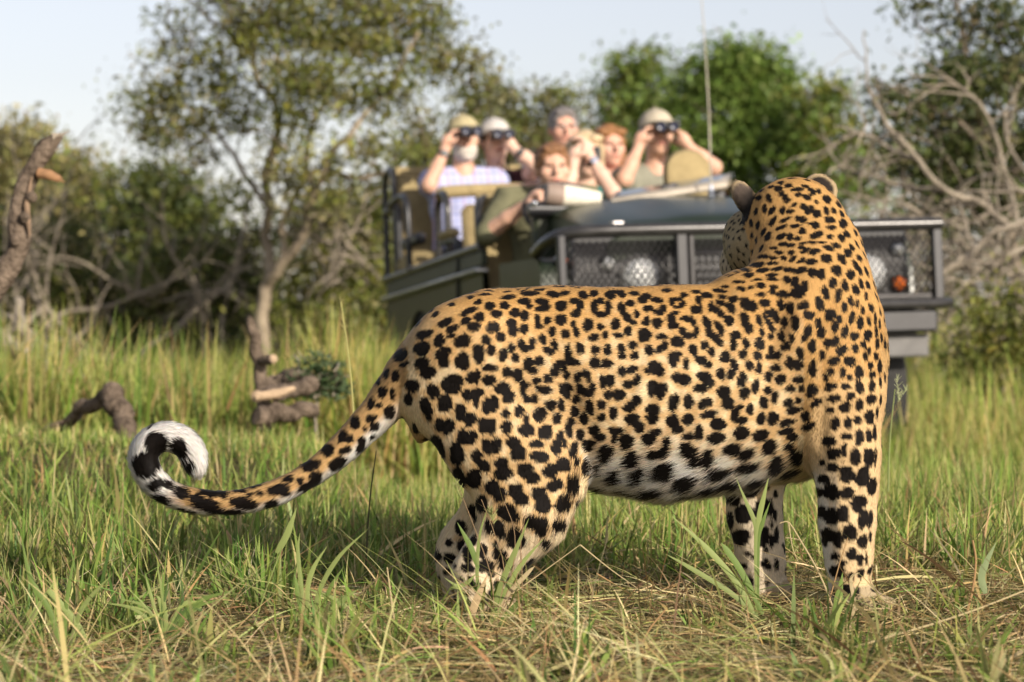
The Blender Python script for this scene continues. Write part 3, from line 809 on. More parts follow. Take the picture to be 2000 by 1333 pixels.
    for s in (-1, 1):
        hip = pel + [s * 0.09, 0, 0.0]; kn = pel + [s * 0.13, -0.44, 0.05]; an = kn + [0, -0.06, -0.42]
        F.cone(hip, kn, 0.080, 0.056, 0.04); F.cone(kn, an, 0.054, 0.036, 0.02); F.cone(an + [0, 0.02, -0.02], an + [0, -0.12, -0.045], 0.036, 0.028, 0.02)
        T.cone(hip, kn, 0.095, 0.070, 0.04); T.cone(kn, an + [0, 0, 0.03], 0.069, 0.055, 0.02)
    T.cone(pel + [-0.07, 0.01, 0.03], pel + [0.07, 0.01, 0.03], 0.135, 0.135, 0.04, (1, 0.95, 1))
    V, Q = F.mesh(); link('body', fast_mesh('body', V, Q, skin), e)
    V, Q = G.mesh()
    nn = vnoise(V, 16) - 0.5
    V = V + np.stack([nn, vnoise(V, 16, 7.7) - 0.5, 0 * nn], 1) * 0.014
    link('shirt', fast_mesh('shirt', V, Q, shirt), e)
    V, Q = T.mesh(); link('trousers', fast_mesh('trousers', V, Q, trousers), e)
    # face details
    for s in (-1, 1):
        A = Acc(); A.ell(h(s * 0.031, -0.0835, 0.008), (0.0125, 0.008, 0.0065), rotm=Rm); A.build('eye', M_EYE, e)
    A = Acc(); A.ell(h(0, -0.0965, -0.060), (0.023, 0.006, 0.006), rotm=Rm); A.build('mouth', M_LIP, e)
    if hair is not None or cap is not None or beard is not None:
        hm = hair if hair is not None else None
        if hm is not None:
            B = Field(hd - 0.30, hd + 0.22, 0.009)
            B.ell(h(0, 0.020, 0.030), (0.088, 0.104, 0.104), 0.01, Rm)
            if hair_long:
                for s in (-1, 1):
                    B.cone(h(s * 0.070, 0.02, 0.03), h(s * 0.080, 0.02, -0.13), 0.036, 0.030, 0.03)
                B.cone(h(0, 0.07, 0.02), h(0, 0.075, -0.14), 0.062, 0.05, 0.03)
                for s in (-1, 1): B.ell(h(s * 0.045, -0.058, 0.078), (0.042, 0.032, 0.024), 0.02, Rm)
            else:
                B.ell(h(0, -0.055, 0.088), (0.062, 0.034, 0.022), 0.02, Rm)
            if cap is not None: B.half(h(0, 0, 0.05), Rm @ np.array([0, 0, 1.0]))
            # open the face
            B.ell(h(0, -0.115, -0.03), (0.062, 0.095, 0.098), 0.012, Rm, sub=True)
            if not hair_long: B.ell(h(0, -0.05, -0.13), (0.12, 0.13, 0.10), 0.01, Rm, sub=True)
            V, Q = B.mesh()
            V = V + (np.stack([vnoise(V, 60), vnoise(V, 60, 5.5), vnoise(V, 35, 9.5)], 1) - 0.5) * 0.016
            link('hair', fast_mesh('hair', V, Q, hm), e)
        if beard is not None:
            B = Field(hd - 0.22, hd + 0.12, 0.008)
            B.ell(h(0, -0.030, -0.072), (0.068, 0.076, 0.066), 0.01, Rm)
            B.ell(h(0, -0.075, -0.02), (0.046, 0.06, 0.040), 0.01, Rm, sub=True)
            B.ell(h(0, 0.01, 0.035), (0.12, 0.12, 0.072), 0.01, Rm, sub=True)
            V, Q = B.mesh()
            V = V + (np.stack([vnoise(V, 70), vnoise(V, 70, 5.5), vnoise(V, 50, 9.5)], 1) - 0.5) * 0.010
            if len(Q): link('beard', fast_mesh('beard', V, Q, beard), e)
        if cap is not None:
            B = Field(hd - 0.22, hd + 0.24, 0.009)
            B.ell(h(0, 0.015, 0.040), (0.092, 0.110, 0.098), 0.01, Rm)
            B.half(h(0, 0, 0.040), Rm @ np.array([0, 0.12, -1.0]))
            B.ell(h(0, -0.120, 0.048), (0.074, 0.082, 0.011), 0.008, Rm)
            V, Q = B.mesh(); co = link('cap', fast_mesh('cap', V, Q, cap), e)
            A = Acc(); A.ell(h(0, 0.015, 0.138), (0.009, 0.009, 0.006), rotm=Rm); A.build('cap_button', cap, co)
    if glasses:
        A = Acc()
        for s in (-1, 1):
            A.tube([h(s * 0.034 + 0.022 * math.cos(t), -0.105, 0.008 + 0.017 * math.sin(t)) for t in np.linspace(0, 2 * math.pi, 17)], 0.0018, 5, cap=False)
            A.tube([h(s * 0.056, -0.103, 0.012), h(s * 0.080, 0.0, 0.012)], 0.0018, 5)
        A.tube([h(-0.012, -0.107, 0.011), h(0.012, -0.107, 0.011)], 0.0018, 5)
        A.build('spectacles', M_STEEL, e)
    if watch is not None:
        S, E, W = A_[watch]
        d = W - E; d /= np.linalg.norm(d); c = W - d * 0.055
        A = Acc(); A.lathe([(0.036, -0.009), (0.039, -0.007), (0.039, 0.007), (0.036, 0.009)], c, d, 18); o = A.build('wristwatch', M_BLACK, e)
        n_ = np.array([0, -1, 0.0]) - d * (-d[1]); n_ /= np.linalg.norm(n_)
        A = Acc(); A.lathe([(0.0, 0.046), (0.019, 0.045), (0.020, 0.034)], c, n_, 16); A.build('watch_face', M_CHROME if face else M_BINO, o)
    if strap is not None:
        A = Acc(); A.tube(spline([h(-0.06, -0.02, -0.12), chest + [-0.07, -0.125, 0.06], chest + [0.0, -0.15, -0.08]], 10), 0.007, 6)
        A.tube(spline([h(0.06, -0.02, -0.12), chest + [0.07, -0.125, 0.06], chest + [0.0, -0.15, -0.08]], 10), 0.007, 6); A.build('neck_strap', strap, e)
    return e

def binoculars(label, c, yaw=0.0, tilt=0.0, group='binoculars held up to the eyes'):
    e = empty('binoculars', tuple(VM @ Vector(c)))
    e.rotation_mode = 'QUATERNION'
    e.rotation_quaternion = VEH.rotation_quaternion @ (Matrix.Rotation(R(yaw), 3, 'Z') @ Matrix.Rotation(R(tilt), 3, 'X')).to_quaternion()
    tag(e, label, 'binoculars', group)
    for s in (-1, 1):
        A = Acc(); A.lathe([(0.013, 0.075), (0.019, 0.07), (0.019, 0.05), (0.017, 0.045), (0.024, 0.02), (0.026, -0.02), (0.027, -0.06), (0.0285, -0.075), (0.024, -0.076)], (s * 0.034, 0, 0), (0, 1, 0), 18); o = A.build('barrel', M_BINO, e)
        A = Acc(); A.lathe([(0.024, -0.070), (0.012, -0.066), (0.0, -0.065)], (s * 0.034, 0, 0), (0, 1, 0), 18); A.build('objective_lens', M_BLENS, o)
    A = Acc(); A.box((0, 0.0, 0.006), (0.05, 0.07, 0.018), bev=0.006); A.build('bridge', M_BINO, e)
    A = Acc(); A.lathe([(0.0, -0.02), (0.010, -0.02), (0.011, 0.012), (0.0, 0.014)], (0, 0.0, 0.018), (0, 1, 0), 12); A.build('focus_wheel', M_BLACK, e)
    return e

def build_people():
    khaki = cloth('khaki_cotton', (0.30, 0.27, 0.16)); olive = cloth('olive_cotton', (0.15, 0.145, 0.085)); navy = cloth('navy_cotton', (0.03, 0.035, 0.07))
    stone = cloth('stone_cotton', (0.25, 0.245, 0.19))
    # 1 plaid man
    h1 = veh(905, 270, 3.70)
    person('bearded man in khaki cap and blue plaid shirt looking through binoculars', h1, SKIN_A, mat_plaid(), navy, cap=cloth('khaki_cap', (0.42, 0.36, 0.21)),
           beard=hairmat('white_beard', (0.70, 0.64, 0.56)), arms=((veh(838, 362, 3.50), veh(872, 286, 3.54)), (None, None)), hair=hairmat('grey_white_hair', (0.5, 0.47, 0.43)), watch=0, yaw=4)
    binoculars('black binoculars held by the bearded man in the plaid shirt', h1 + np.array([-0.004, -0.172, 0.016]), 4)
    # 2 grey cap
    h2 = veh(967, 276, 3.78)
    person('person in pale grey cap and dark maroon top raising one bare arm', h2, SKIN_B, cloth('maroon_cotton', (0.055, 0.022, 0.026)), navy, cap=cloth('pale_grey_cap', (0.50, 0.47, 0.44)), female=True,
           arms=((None, None), (veh(1044, 322, 3.58), veh(1000, 288, 3.60))), hair=hairmat('dark_brown_hair', (0.10, 0.06, 0.04)), watch=1, sleeve=0.35, strap=M_BLACK)
    binoculars('black binoculars held by the person in the pale grey cap', h2 + np.array([0, -0.172, 0.016]), 0)
    # 3 grey haired man
    person('grey haired man with spectacles sitting tall behind the others', veh(1101, 252, 3.85), SKIN_C, cloth('pale_blue_cotton', (0.36, 0.38, 0.46)), khaki, hair=hairmat('iron_grey_hair', (0.20, 0.18, 0.17)), glasses=True, yaw=-3)
    # 4 driver
    h4 = veh(1080, 330, 1.52)
    person('brown haired driver in olive khaki shirt behind the folded windscreen', h4, SKIN_A, olive, khaki, hair=hairmat('light_brown_hair', (0.25, 0.12, 0.05)), yaw=-4, sleeve=1.0,
           arms=((veh(972, 425, 1.60), veh(1042, 390, 1.36)), (None, None)), hunch=0.12)
    # 5 blonde woman
    h5 = veh(1143, 303, 2.45)
    person('blonde woman in teal top with a watch holding a camera to her face', h5, SKIN_B, cloth('teal_cotton', (0.02, 0.20, 0.19)), khaki, hair=hairmat('blonde_hair', (0.58, 0.44, 0.26)), hair_long=True, female=True, watch=1, face=True,
           arms=((veh(1108, 372, 2.2), veh(1122, 312, 2.26)), (veh(1196, 372, 2.15), veh(1148, 300, 2.25))), sleeve=0.35)
    cm = empty('compact_camera', tuple(VM @ Vector(h5 + np.array([-0.01, -0.155, -0.005])))); cm.rotation_mode = 'QUATERNION'; cm.rotation_quaternion = VEH.rotation_quaternion
    tag(cm, 'small dark camera held by the blonde woman', 'camera')
    A = Acc(); A.box((0, 0, 0), (0.105, 0.035, 0.065), bev=0.008); A.build('camera_body', M_BINO, cm)
    A = Acc(); A.lathe([(0.026, 0.0), (0.026, -0.035), (0.021, -0.038), (0.018, -0.030), (0.0, -0.028)], (0, -0.015, 0), (0, 1, 0), 18); A.build('camera_lens', M_BINO, cm)
    A = Acc(); A.box((-0.03, 0.0, 0.037), (0.018, 0.012, 0.008), bev=0.002); A.build('shutter_button', M_STEEL, cm)
    # 6 auburn woman
    person('auburn haired woman in pink top at the back row', veh(1190, 287, 3.62), SKIN_C, cloth('pink_cotton', (0.62, 0.20, 0.20)), khaki, hair=hairmat('auburn_hair', (0.30, 0.14, 0.05)), hair_long=True, female=True, yaw=8)
    # 7 man with binoculars on the right
    h7 = veh(1283, 262, 2.62)
    person('man in beige cap and grey green shirt with both elbows raised', h7, SKIN_A, stone, khaki, cap=cloth('beige_cap', (0.48, 0.42, 0.32)), hair=hairmat('short_grey_hair', (0.3, 0.27, 0.23)),
           arms=((veh(1220, 350, 2.38), veh(1250, 282, 2.44)), (veh(1392, 328, 2.42), veh(1340, 282, 2.44))), watch=None, sleeve=0.6)
    binoculars('black binoculars held by the man in the beige cap', h7 + np.array([0, -0.172, 0.014]), -6)
build_people()

# ================================================================== TREES, BUSHES AND DEAD WOOD
LEAF = mat_tint('leaf', 0.5, 0.3, translucent=0.4)
BARK = mat_plain('grey_bark', (0.16, 0.13, 0.10), 0.9, scale=12, bump=0.8, bump_scale=40, col2=(0.33, 0.27, 0.20), spec=0.1)
BARK2 = mat_plain('pale_bark', (0.20, 0.16, 0.115), 0.9, scale=9, bump=0.8, bump_scale=30, col2=(0.38, 0.31, 0.22), spec=0.1)
DEAD = mat_plain('weathered_dead_wood', (0.19, 0.16, 0.125), 0.9, scale=10, bump=0.8, bump_scale=30, col2=(0.36, 0.31, 0.24), spec=0.1)
STUMP = mat_plain('rough_brown_bark', (0.06, 0.045, 0.033), 0.9, scale=22, bump=1.0, bump_scale=60, col2=(0.23, 0.175, 0.13), spec=0.1)
CUT = mat_plain('fresh_cut_wood', (0.42, 0.30, 0.19), 0.8, scale=30, var=0.25)
ORANGE = mat_plain('torn_orange_wood', (0.30, 0.16, 0.075), 0.8, scale=30, var=0.3)

def leaf_cloud(blobs, leaf, cols, wts, r, tip=1.0, clump=0.16):
    """blobs: (centre xyz, radii xyz, leaves). Leaves hang in small sprays spread through each blob."""
    Vs, Cs = [], []
    for c, rad, n in blobs:
        c = np.asarray(c); rad = np.asarray(rad)
        ns = max(4, int(n / 40))
        u = r.normal(size=(ns, 3)); u /= np.linalg.norm(u, axis=1, keepdims=True)
        k = r.random(ns) ** (1 / 3.0) * (0.80 + 0.42 * r.random(ns) ** 2)
        sp = c + u * k[:, None] * rad
        tone = np.clip(1 + 0.22 * r.standard_normal(ns), 0.45, 1.7)
        ci = r.choice(len(cols), ns, p=np.array(wts) / np.sum(wts))
        for i in range(ns):
            m = r.poisson(52) + 4
            d = r.normal(size=(m, 3)) * np.array([1, 1, 0.7]) * clump * 0.72 * (0.5 + r.random())
            p = sp[i] + d
            ax1 = r.normal(size=(m, 3)); ax1 /= np.linalg.norm(ax1, axis=1, keepdims=True)
            b = r.normal(size=(m, 3)) + np.array([0.2, -0.3, 0.6]); ax2 = np.cross(ax1, b); ax2 /= np.linalg.norm(ax2, axis=1, keepdims=True) + 1e-9
            ls = leaf * r.uniform(0.6, 1.3, (m, 1)); lw = ls * r.uniform(0.38, 0.55, (m, 1))
            V = np.stack([p - ax1 * ls, p - ax2 * lw, p + ax1 * ls, p + ax2 * lw], 1)
            Vs.append(V.reshape(-1, 3))
            cc = np.array(cols[ci[i]])[None] * tone[i] * (1 + 0.18 * r.standard_normal((m, 1))) * (1 + 0.05 * r.standard_normal((m, 3)))
            Cs.append(np.repeat(np.clip(cc, 0.006, 0.7), 4, axis=0))
    V = np.concatenate(Vs); C = np.concatenate(Cs)
    q = np.arange(len(V)).reshape(-1, 4)
    return V, q, C

def wobble(pts, amp, r, n=14):
    P = spline(pts, n); w = r.normal(size=P.shape) * amp
    w = (w + np.roll(w, 1, 0) + np.roll(w, -1, 0)) / 2
    w[0] = 0; w[-1] *= 0.3
    return P + w

def branch_fan(A, start, dirv, length, rad, r, depth=2, kids=4, n=7, spread=0.7, gnarl=0.10):
    """a limb with its twigs, all part of one woody skeleton"""
    p = [np.asarray(start, float)]; d = np.asarray(dirv, float); d /= np.linalg.norm(d)
    for i in range(n):
        d = d + r.normal(size=3) * gnarl * 2; d /= np.linalg.norm(d)
        p.append(p[-1] + d * length / n)
    p = np.array(p); A.tube(p, np.linspace(rad, rad * 0.35, len(p)), 6)
    tips = [p[-1]]
    if depth > 0:
        for k in range(kids):
            i = r.integers(2, len(p)); dd = p[min(i, len(p) - 1)] - p[i - 1]; dd /= np.linalg.norm(dd)
            nd = dd + r.normal(size=3) * spread
            tips += branch_fan(A, p[i], nd, length * r.uniform(0.4, 0.65), rad * (1 - 0.65 * i / len(p)) * 0.6, r, depth - 1, max(2, kids - 1), n, spread, gnarl)
    return tips

GREEN_DARK = [(0.101, 0.133, 0.039), (0.133, 0.157, 0.052), (0.078, 0.102, 0.034)]
GREEN_MID = [(0.156, 0.177, 0.040), (0.195, 0.212, 0.050), (0.117, 0.136, 0.035)]
GREEN_LIT = [(0.234, 0.240, 0.045), (0.286, 0.276, 0.060), (0.169, 0.192, 0.040)]
GREEN_PALE = [(0.322, 0.297, 0.110), (0.380, 0.330, 0.140), (0.253, 0.242, 0.090)]
GREEN_GREY = [(0.208, 0.201, 0.089), (0.260, 0.236, 0.116), (0.156, 0.153, 0.068)]
GREEN_FRESH = [(0.158, 0.235, 0.045), (0.200, 0.280, 0.060), (0.116, 0.174, 0.040)]

def tree(name, label, cat, Y, trunks, blobs, cols, wts=None, leaf=0.035, bark=None, seed=1, limbs=(), clump=0.16, group=None, fan=None, dy=0.5, thin=1.0):
    """trunks / limbs: lists of (px, py, radius px, depth offset); blobs: (px, py, rx px, ry px, leaves, depth offset)"""
    r = np.random.default_rng(seed)
    s = Y / 5000
    base = at(trunks[0][0][0], trunks[0][0][1], Y + trunks[0][0][3])
    base[2] = float(ground_z(base[0], base[1]))
    e = empty(name, tuple(base)); tag(e, label, cat, group)
    A = Acc()
    for tr in trunks:
        P = [at(p[0], p[1], Y + p[3]) for p in tr]
        if tr is trunks[0]: P = [base - [0, 0, 0.15]] + P; rd = [tr[0][2] * 1.1] + [p[2] for p in tr]
        else: rd = [p[2] for p in tr]
        n = 5 * len(P)
        W = wobble(np.array(P) - base, 0.012 * Y / 20, r, n)
        A.tube(W, np.interp(np.linspace(0, 1, n), np.linspace(0, 1, len(rd)), rd) * s, 10)
    if fan:
        for (px, py, do, n_, ln, rp) in fan:
            for k in range(n_):
                branch_fan(A, at(px, py, Y + do) - base, r.normal(size=3) + np.array([0, 0, 0.5]), ln * r.uniform(0.6, 1.2), rp * s, r, 2, 4)
    # twigs that carry the sprays
    for (px, py, rx, ry, n, do) in blobs:
        c = at(px, py, Y + do) - base
        for k in range(3 if n > 600 else 2):
            q = c + r.normal(size=3) * np.array([rx, (rx + ry) / 2, ry]) * s * 0.6
            A.tube(wobble([c - [0, 0, ry * s * 0.7], (c + q) / 2 + r.normal(size=3) * 0.05, q], 0.02, r, 8), np.linspace(3.2, 1.2, 8) * s, 5)
    A.build('trunk', bark or BARK, e)
    B = [(at(px, py, Y + do) - base, np.array([rx, (rx + ry) / 2 * dy * 1.6, ry]) * s, n * thin) for (px, py, rx, ry, n, do) in blobs]
    wts = wts or [1] * len(cols)
    V, q, C = leaf_cloud(B, leaf, cols, wts, r, clump=clump)
    link('crown', fast_mesh('crown', V, q, LEAF, C, smooth=False), e)
    return e

def build_trees():
    # --- the big twisted tree left of the vehicle: dark outer side, sunlit inner side
    tree('twisted_tree', 'tall twisted tree with airy dark crown left of the vehicle', 'tree', 20,
         [[(512, 660, 13.5, 0), (512, 600, 12.5, 0), (524, 540, 12, 0), (520, 470, 10, 0.1), (528, 400, 9, 0), (520, 330, 9, 0.1), (545, 250, 8, 0), (520, 180, 7, 0), (495, 130, 6, 0), (500, 60, 5, 0), (520, -40, 4, 0)],
          [(520, 560, 11, 0), (560, 500, 11, -0.2), (598, 440, 10, -0.3), (604, 390, 8, -0.3), (640, 340, 6, -0.3), (690, 350, 5, -0.4), (765, 338, 4, -0.5)],
          [(555, 500, 7, -0.2), (552, 430, 7, -0.1), (590, 350, 6, 0), (610, 250, 5, 0), (650, 150, 4, 0.1), (640, 40, 4, 0)],
          [(600, 420, 7, -0.3), (650, 300, 6, -0.5), (692, 252, 5, -0.6), (760, 160, 4, -0.5), (820, 60, 3, -0.4)],
          [(524, 400, 6, 0), (470, 330, 5, 0.3), (420, 250, 4, 0.4), (340, 190, 3, 0.5), (280, 160, 2, 0.5)],
          [(500, 110, 5, 0), (440, 60, 4, 0.2), (370, 0, 3, 0.2)]],
         [(300, 180, 70, 70, 950, 0.5), (285, 245, 50, 40, 420, 0.5), (380, 250, 75, 55, 900, 0.4), (420, 160, 70, 60, 900, 0.3), (345, 100, 50, 50, 420, 0.4), (330, 30, 40, 40, 180, 0.5), (390, 300, 40, 20, 240, 0.4),
          (470, 70, 80, 65, 1300, 0.1), (440, -20, 90, 50, 900, 0.1), (470, 220, 50, 60, 600, 0.2), (560, 40, 90, 70, 1800, -0.1), (590, 140, 75, 65, 1500, -0.3), (690, 60, 90, 70, 1700, -0.2), (660, 180, 70, 50, 1000, -0.5),
          (780, 60, 90, 60, 1300, -0.2), (860, 110, 70, 45, 750, -0.3), (760, 160, 70, 55, 850, -0.5), (920, 130, 40, 28, 260, -0.3), (700, -30, 160, 50, 2000, 0), (560, 250, 50, 60, 650, -0.3), (600, 320, 50, 40, 500, -0.4),
          (850, 20, 50, 50, 400, -0.2), (690, 290, 60, 30, 300, -0.6), (540, 330, 40, 40, 300, -0.3), (650, 400, 50, 30, 330, -0.5), (600, 380, 60, 40, 380, -0.4), (730, 300, 60, 40, 320, -0.5), (480, 390, 50, 40, 260, 0.2), (830, 240, 70, 45, 420, -0.2), (930, 190, 60, 40, 260, -0.1)],
         GREEN_GREY + GREEN_MID + GREEN_LIT, [1.6, 1.6, 1.2, 1.2, 1.2, 0.8, 1.3, 1.2, 1], 0.028, BARK2, 4, thin=0.78)
    # --- dark dense shrub behind it on the left
    tree('dark_shrub', 'dense dark green shrub behind the twisted tree', 'shrub', 25, [[(330, 690, 9, 0), (335, 560, 8, 0), (340, 420, 5, 0)]],
         [(310, 380, 75, 60, 1500, 0), (370, 430, 60, 60, 1100, 0), (270, 430, 60, 55, 900, 0), (330, 500, 110, 70, 1700, 0), (300, 600, 120, 70, 1500, 0), (430, 540, 80, 80, 1100, 0), (440, 630, 80, 50, 700, 0)], GREEN_DARK + GREEN_MID, [2, 2, 2, 1, .6, 1], 0.045, seed=5, clump=0.2)
    # --- pale yellow trees far left
    tree('yellow_tree', 'pale yellow green tree rising at the far left edge', 'tree', 31, [[(40, 700, 9, 0), (45, 500, 7, 0), (50, 300, 4, 0)]],
         [(40, 280, 60, 48, 800, 0), (0, 340, 70, 60, 900, 0), (90, 330, 50, 45, 520, 0), (30, 420, 90, 60, 1200, 0), (-60, 380, 70, 100, 900, 0), (20, 520, 110, 80, 1400, 0)], GREEN_PALE + GREEN_GREY, None, 0.055, seed=6, clump=0.24)
    tree('yellow_tree', 'smaller pale tree beside the dark shrub', 'tree', 29, [[(165, 700, 8, 0), (165, 520, 6, 0), (165, 350, 4, 0)]],
         [(165, 335, 40, 42, 450, 0), (130, 390, 60, 50, 700, 0), (195, 400, 60, 50, 700, 0), (160, 480, 90, 60, 1100, 0), (120, 570, 110, 70, 1200, 0), (220, 520, 60, 70, 700, 0)], GREEN_PALE + GREEN_GREY + GREEN_MID, None, 0.05, seed=7, clump=0.22)
    # --- thicket of grey branches left of centre
    tree('thicket_bush', 'tangled bush with bare grey branches at the left', 'bush', 22, [[(90, 700, 6, 0), (80, 600, 5, 0), (60, 480, 4, 0)], [(210, 690, 5, 0), (190, 580, 4, 0.2), (230, 450, 3, 0.1)]],
         [(50, 590, 90, 60, 1100, 0.4), (160, 580, 80, 70, 1100, 0.4), (240, 610, 80, 60, 900, 0.4), (120, 480, 90, 55, 850, 0.3), (20, 490, 70, 60, 700, 0.4), (150, 660, 120, 40, 800, 0.3)], GREEN_DARK + GREEN_MID + GREEN_GREY, None, 0.04, DEAD, 8, fan=[(90, 600, -0.2, 5, 1.1, 5), (200, 600, -0.2, 5, 1.2, 5), (30, 560, -0.2, 4, 1.0, 4), (270, 580, -0.3, 5, 1.1, 4)], clump=0.2)
    tree('thicket_bush', 'olive bush with crooked stems under the twisted tree', 'bush', 21.5, [[(400, 690, 6, 0), (395, 600, 5, 0), (370, 520, 4, 0)], [(430, 690, 6, 0), (440, 600, 5, 0), (470, 500, 3, 0)]],
         [(390, 520, 80, 60, 900, 0.4), (450, 580, 80, 60, 900, 0.4), (340, 600, 80, 60, 800, 0.4), (410, 650, 110, 40, 700, 0.4), (480, 470, 60, 50, 450, 0.5)], GREEN_DARK + GREEN_GREY + GREEN_MID, None, 0.04, DEAD, 9, fan=[(390, 600, -0.2, 5, 1.1, 5), (440, 570, -0.2, 5, 1.1, 5)], clump=0.2)
    # --- bush between the twisted tree and the vehicle
    tree('roadside_bush', 'grey green bush between the twisted tree and the vehicle', 'bush', 20.5, [[(650, 690, 7, 0), (650, 560, 6, 0), (655, 430, 4, 0)], [(720, 690, 6, 0), (715, 560, 5, 0), (720, 420, 3, 0)]],
         [(620, 440, 60, 60, 800, 0.3), (700, 430, 80, 65, 1200, 0.2), (650, 540, 90, 70, 1300, 0.1), (730, 530, 60, 80, 1100, 0.1), (600, 620, 90, 60, 1000, 0), (700, 630, 90, 60, 1200, 0), (770, 440, 40, 70, 500, 0.3), (760, 380, 50, 40, 350, 0.5)],
         GREEN_GREY + GREEN_MID + GREEN_LIT, None, 0.034, DEAD, 10, fan=[(640, 560, -0.4, 5, 1.0, 4), (720, 520, -0.4, 4, 0.9, 4)])
    # --- thin trees just behind the passengers
    tree('thorn_tree', 'sparse grey green tree behind the passengers', 'tree', 27, [[(1010, 700, 8, 0), (1005, 450, 7, 0), (1000, 300, 5, 0), (1030, 220, 3, 0)], [(1000, 330, 4, 0), (940, 250, 3, 0), (900, 200, 2, 0)], [(1005, 300, 4, 0), (1080, 230, 3, 0), (1110, 190, 2, 0)]],
         [(960, 200, 55, 45, 520, 0), (1020, 220, 55, 40, 520, 0), (1080, 210, 45, 40, 380, 0), (920, 260, 60, 50, 520, 0), (1000, 290, 70, 50, 700, 0), (1090, 280, 60, 45, 500, 0), (880, 330, 80, 60, 800, 0), (1000, 370, 100, 60, 1100, 0), (1120, 340, 60, 50, 500, 0), (820, 300, 50, 60, 450, 0)],
         GREEN_GREY + GREEN_MID, None, 0.042, seed=11, clump=0.2)
    # --- fresh green trees right of the passengers
    tree('green_tree', 'slender fresh green tree right of the passengers', 'tree', 33, [[(1240, 700, 8, 0), (1240, 400, 6, 0), (1235, 180, 3, 0)]],
         [(1230, 140, 45, 38, 480, 0), (1265, 120, 40, 30, 380, 0), (1210, 200, 45, 45, 520, 0), (1270, 200, 50, 50, 700, 0), (1310, 160, 35, 25, 260, 0), (1240, 280, 70, 55, 1000, 0), (1190, 260, 40, 50, 420, 0), (1250, 380, 90, 60, 1200, 0)], GREEN_FRESH + GREEN_MID, [2, 2, 1.5, 1, 1, 1], 0.05, seed=12, clump=0.22)
    tree('green_tree', 'broad rounded fresh green tree above the bonnet', 'tree', 30, [[(1440, 700, 11, 0), (1445, 400, 9, 0), (1440, 200, 5, 0)]],
         [(1440, 130, 75, 50, 1500, 0), (1380, 190, 60, 60, 1300, 0), (1470, 190, 80, 60, 1600, 0), (1340, 270, 60, 70, 1300, 0), (1430, 280, 90, 70, 1900, -0.2), (1520, 230, 55, 60, 1100, 0), (1540, 310, 60, 70, 1300, 0), (1400, 380, 110, 60, 1700, 0), (1530, 400, 80, 60, 1200, 0), (1530, 140, 40, 35, 380, 0)], GREEN_FRESH, None, 0.05, seed=13, clump=0.2)
    tree('green_tree', 'lower fresh green tree beside the dead branches', 'tree', 29, [[(1620, 700, 8, 0), (1615, 400, 6, 0), (1600, 250, 4, 0)]],
         [(1590, 195, 40, 35, 420, 0), (1630, 190, 35, 30, 320, 0), (1600, 260, 60, 50, 900, 0), (1650, 270, 40, 60, 600, 0), (1610, 350, 75, 65, 1100, 0), (1600, 430, 90, 50, 900, 0), (1700, 350, 60, 60, 600, 0)], GREEN_FRESH + GREEN_LIT, [2, 2, 2, 1, 1, 1], 0.046, seed=14, clump=0.2)
    # --- dark leaning tree at the right edge
    tree('dark_tree', 'dark leaved tree filling the upper right corner', 'tree', 17.5, [[(1990, 700, 14, 0.4), (1980, 520, 12, 0.3), (1960, 380, 10, 0.2), (1910, 220, 8, 0), (1880, 90, 5, 0), (1860, -20, 4, 0)], [(1960, 380, 7, 0.2), (2040, 220, 6, 0), (2060, 40, 4, 0)], [(1930, 290, 5, 0), (1840, 220, 4, -0.1), (1760, 180, 3, -0.1), (1690, 150, 2, 0)]],
         [(1870, 60, 70, 55, 420, 0), (1960, 40, 80, 70, 620, 0), (1800, 30, 45, 40, 120, 0), (1880, 160, 75, 50, 900, 0), (1960, 160, 80, 60, 1100, 0), (1820, 200, 60, 50, 620, 0), (1900, 270, 90, 60, 1500, 0.2), (1990, 290, 70, 80, 1300, 0.2), (1760, 240, 50, 45, 420, 0), (1850, 340, 100, 50, 1300, 0.3), (1960, 400, 90, 60, 1200, 0.4), (1720, 180, 30, 35, 120, 0), (1760, 330, 60, 50, 500, 0.3), (2060, 120, 80, 130, 1300, 0), (1840, 420, 90, 50, 800, 0.4)],
         GREEN_DARK + GREEN_GREY, [2, 2, 2, 0.8, 0.6, 1], 0.030, BARK, 15)
    # --- leafy shoots by the track at the right
    tree('track_shrub', 'low green shrub in the grass at the right edge', 'shrub', 13.5, [[(1960, 830, 6, 0), (1955, 740, 5, 0), (1960, 600, 3, 0)], [(1900, 830, 5, 0), (1905, 720, 4, 0), (1890, 640, 2, 0)]],
         [(1930, 640, 60, 60, 420, 0), (1990, 600, 60, 70, 520, 0), (1900, 710, 50, 50, 340, 0), (1980, 700, 80, 60, 560, 0)], GREEN_MID + GREEN_LIT, None, 0.022, DEAD, 16, clump=0.12)
    tree('low_bush', 'olive bush behind the rear of the vehicle', 'bush', 18, [[(800, 760, 6, 0), (800, 640, 5, 0), (800, 520, 3, 0)]],
         [(790, 560, 60, 60, 650, 0), (740, 620, 60, 55, 600, 0), (850, 600, 70, 60, 650, 0), (800, 660, 90, 40, 600, 0)], GREEN_MID + GREEN_GREY + GREEN_LIT, None, 0.032, DEAD, 17)
    # --- the far wood that closes the view
    r = np.random.default_rng(21)
    B = []
    for k in range(130):
        x = -36 + 72 * k / 129 + r.normal(0, 0.3); y = 41 + r.uniform(0, 8); hgt = r.uniform(1.6, 3.0)
        B.append((np.array([x, y, hgt * 0.5]), np.array([1.3, 1.0, hgt * 0.55]), 480))
    for k in range(34):
        sd = -1 if k % 2 else 1
        x = sd * r.uniform(7.5, 17); y = r.uniform(20, 33); hgt = r.uniform(1.6, 3.6)
        B.append((np.array([x, y, hgt * 0.5]), np.array([1.1, 0.9, hgt * 0.55]), 620))
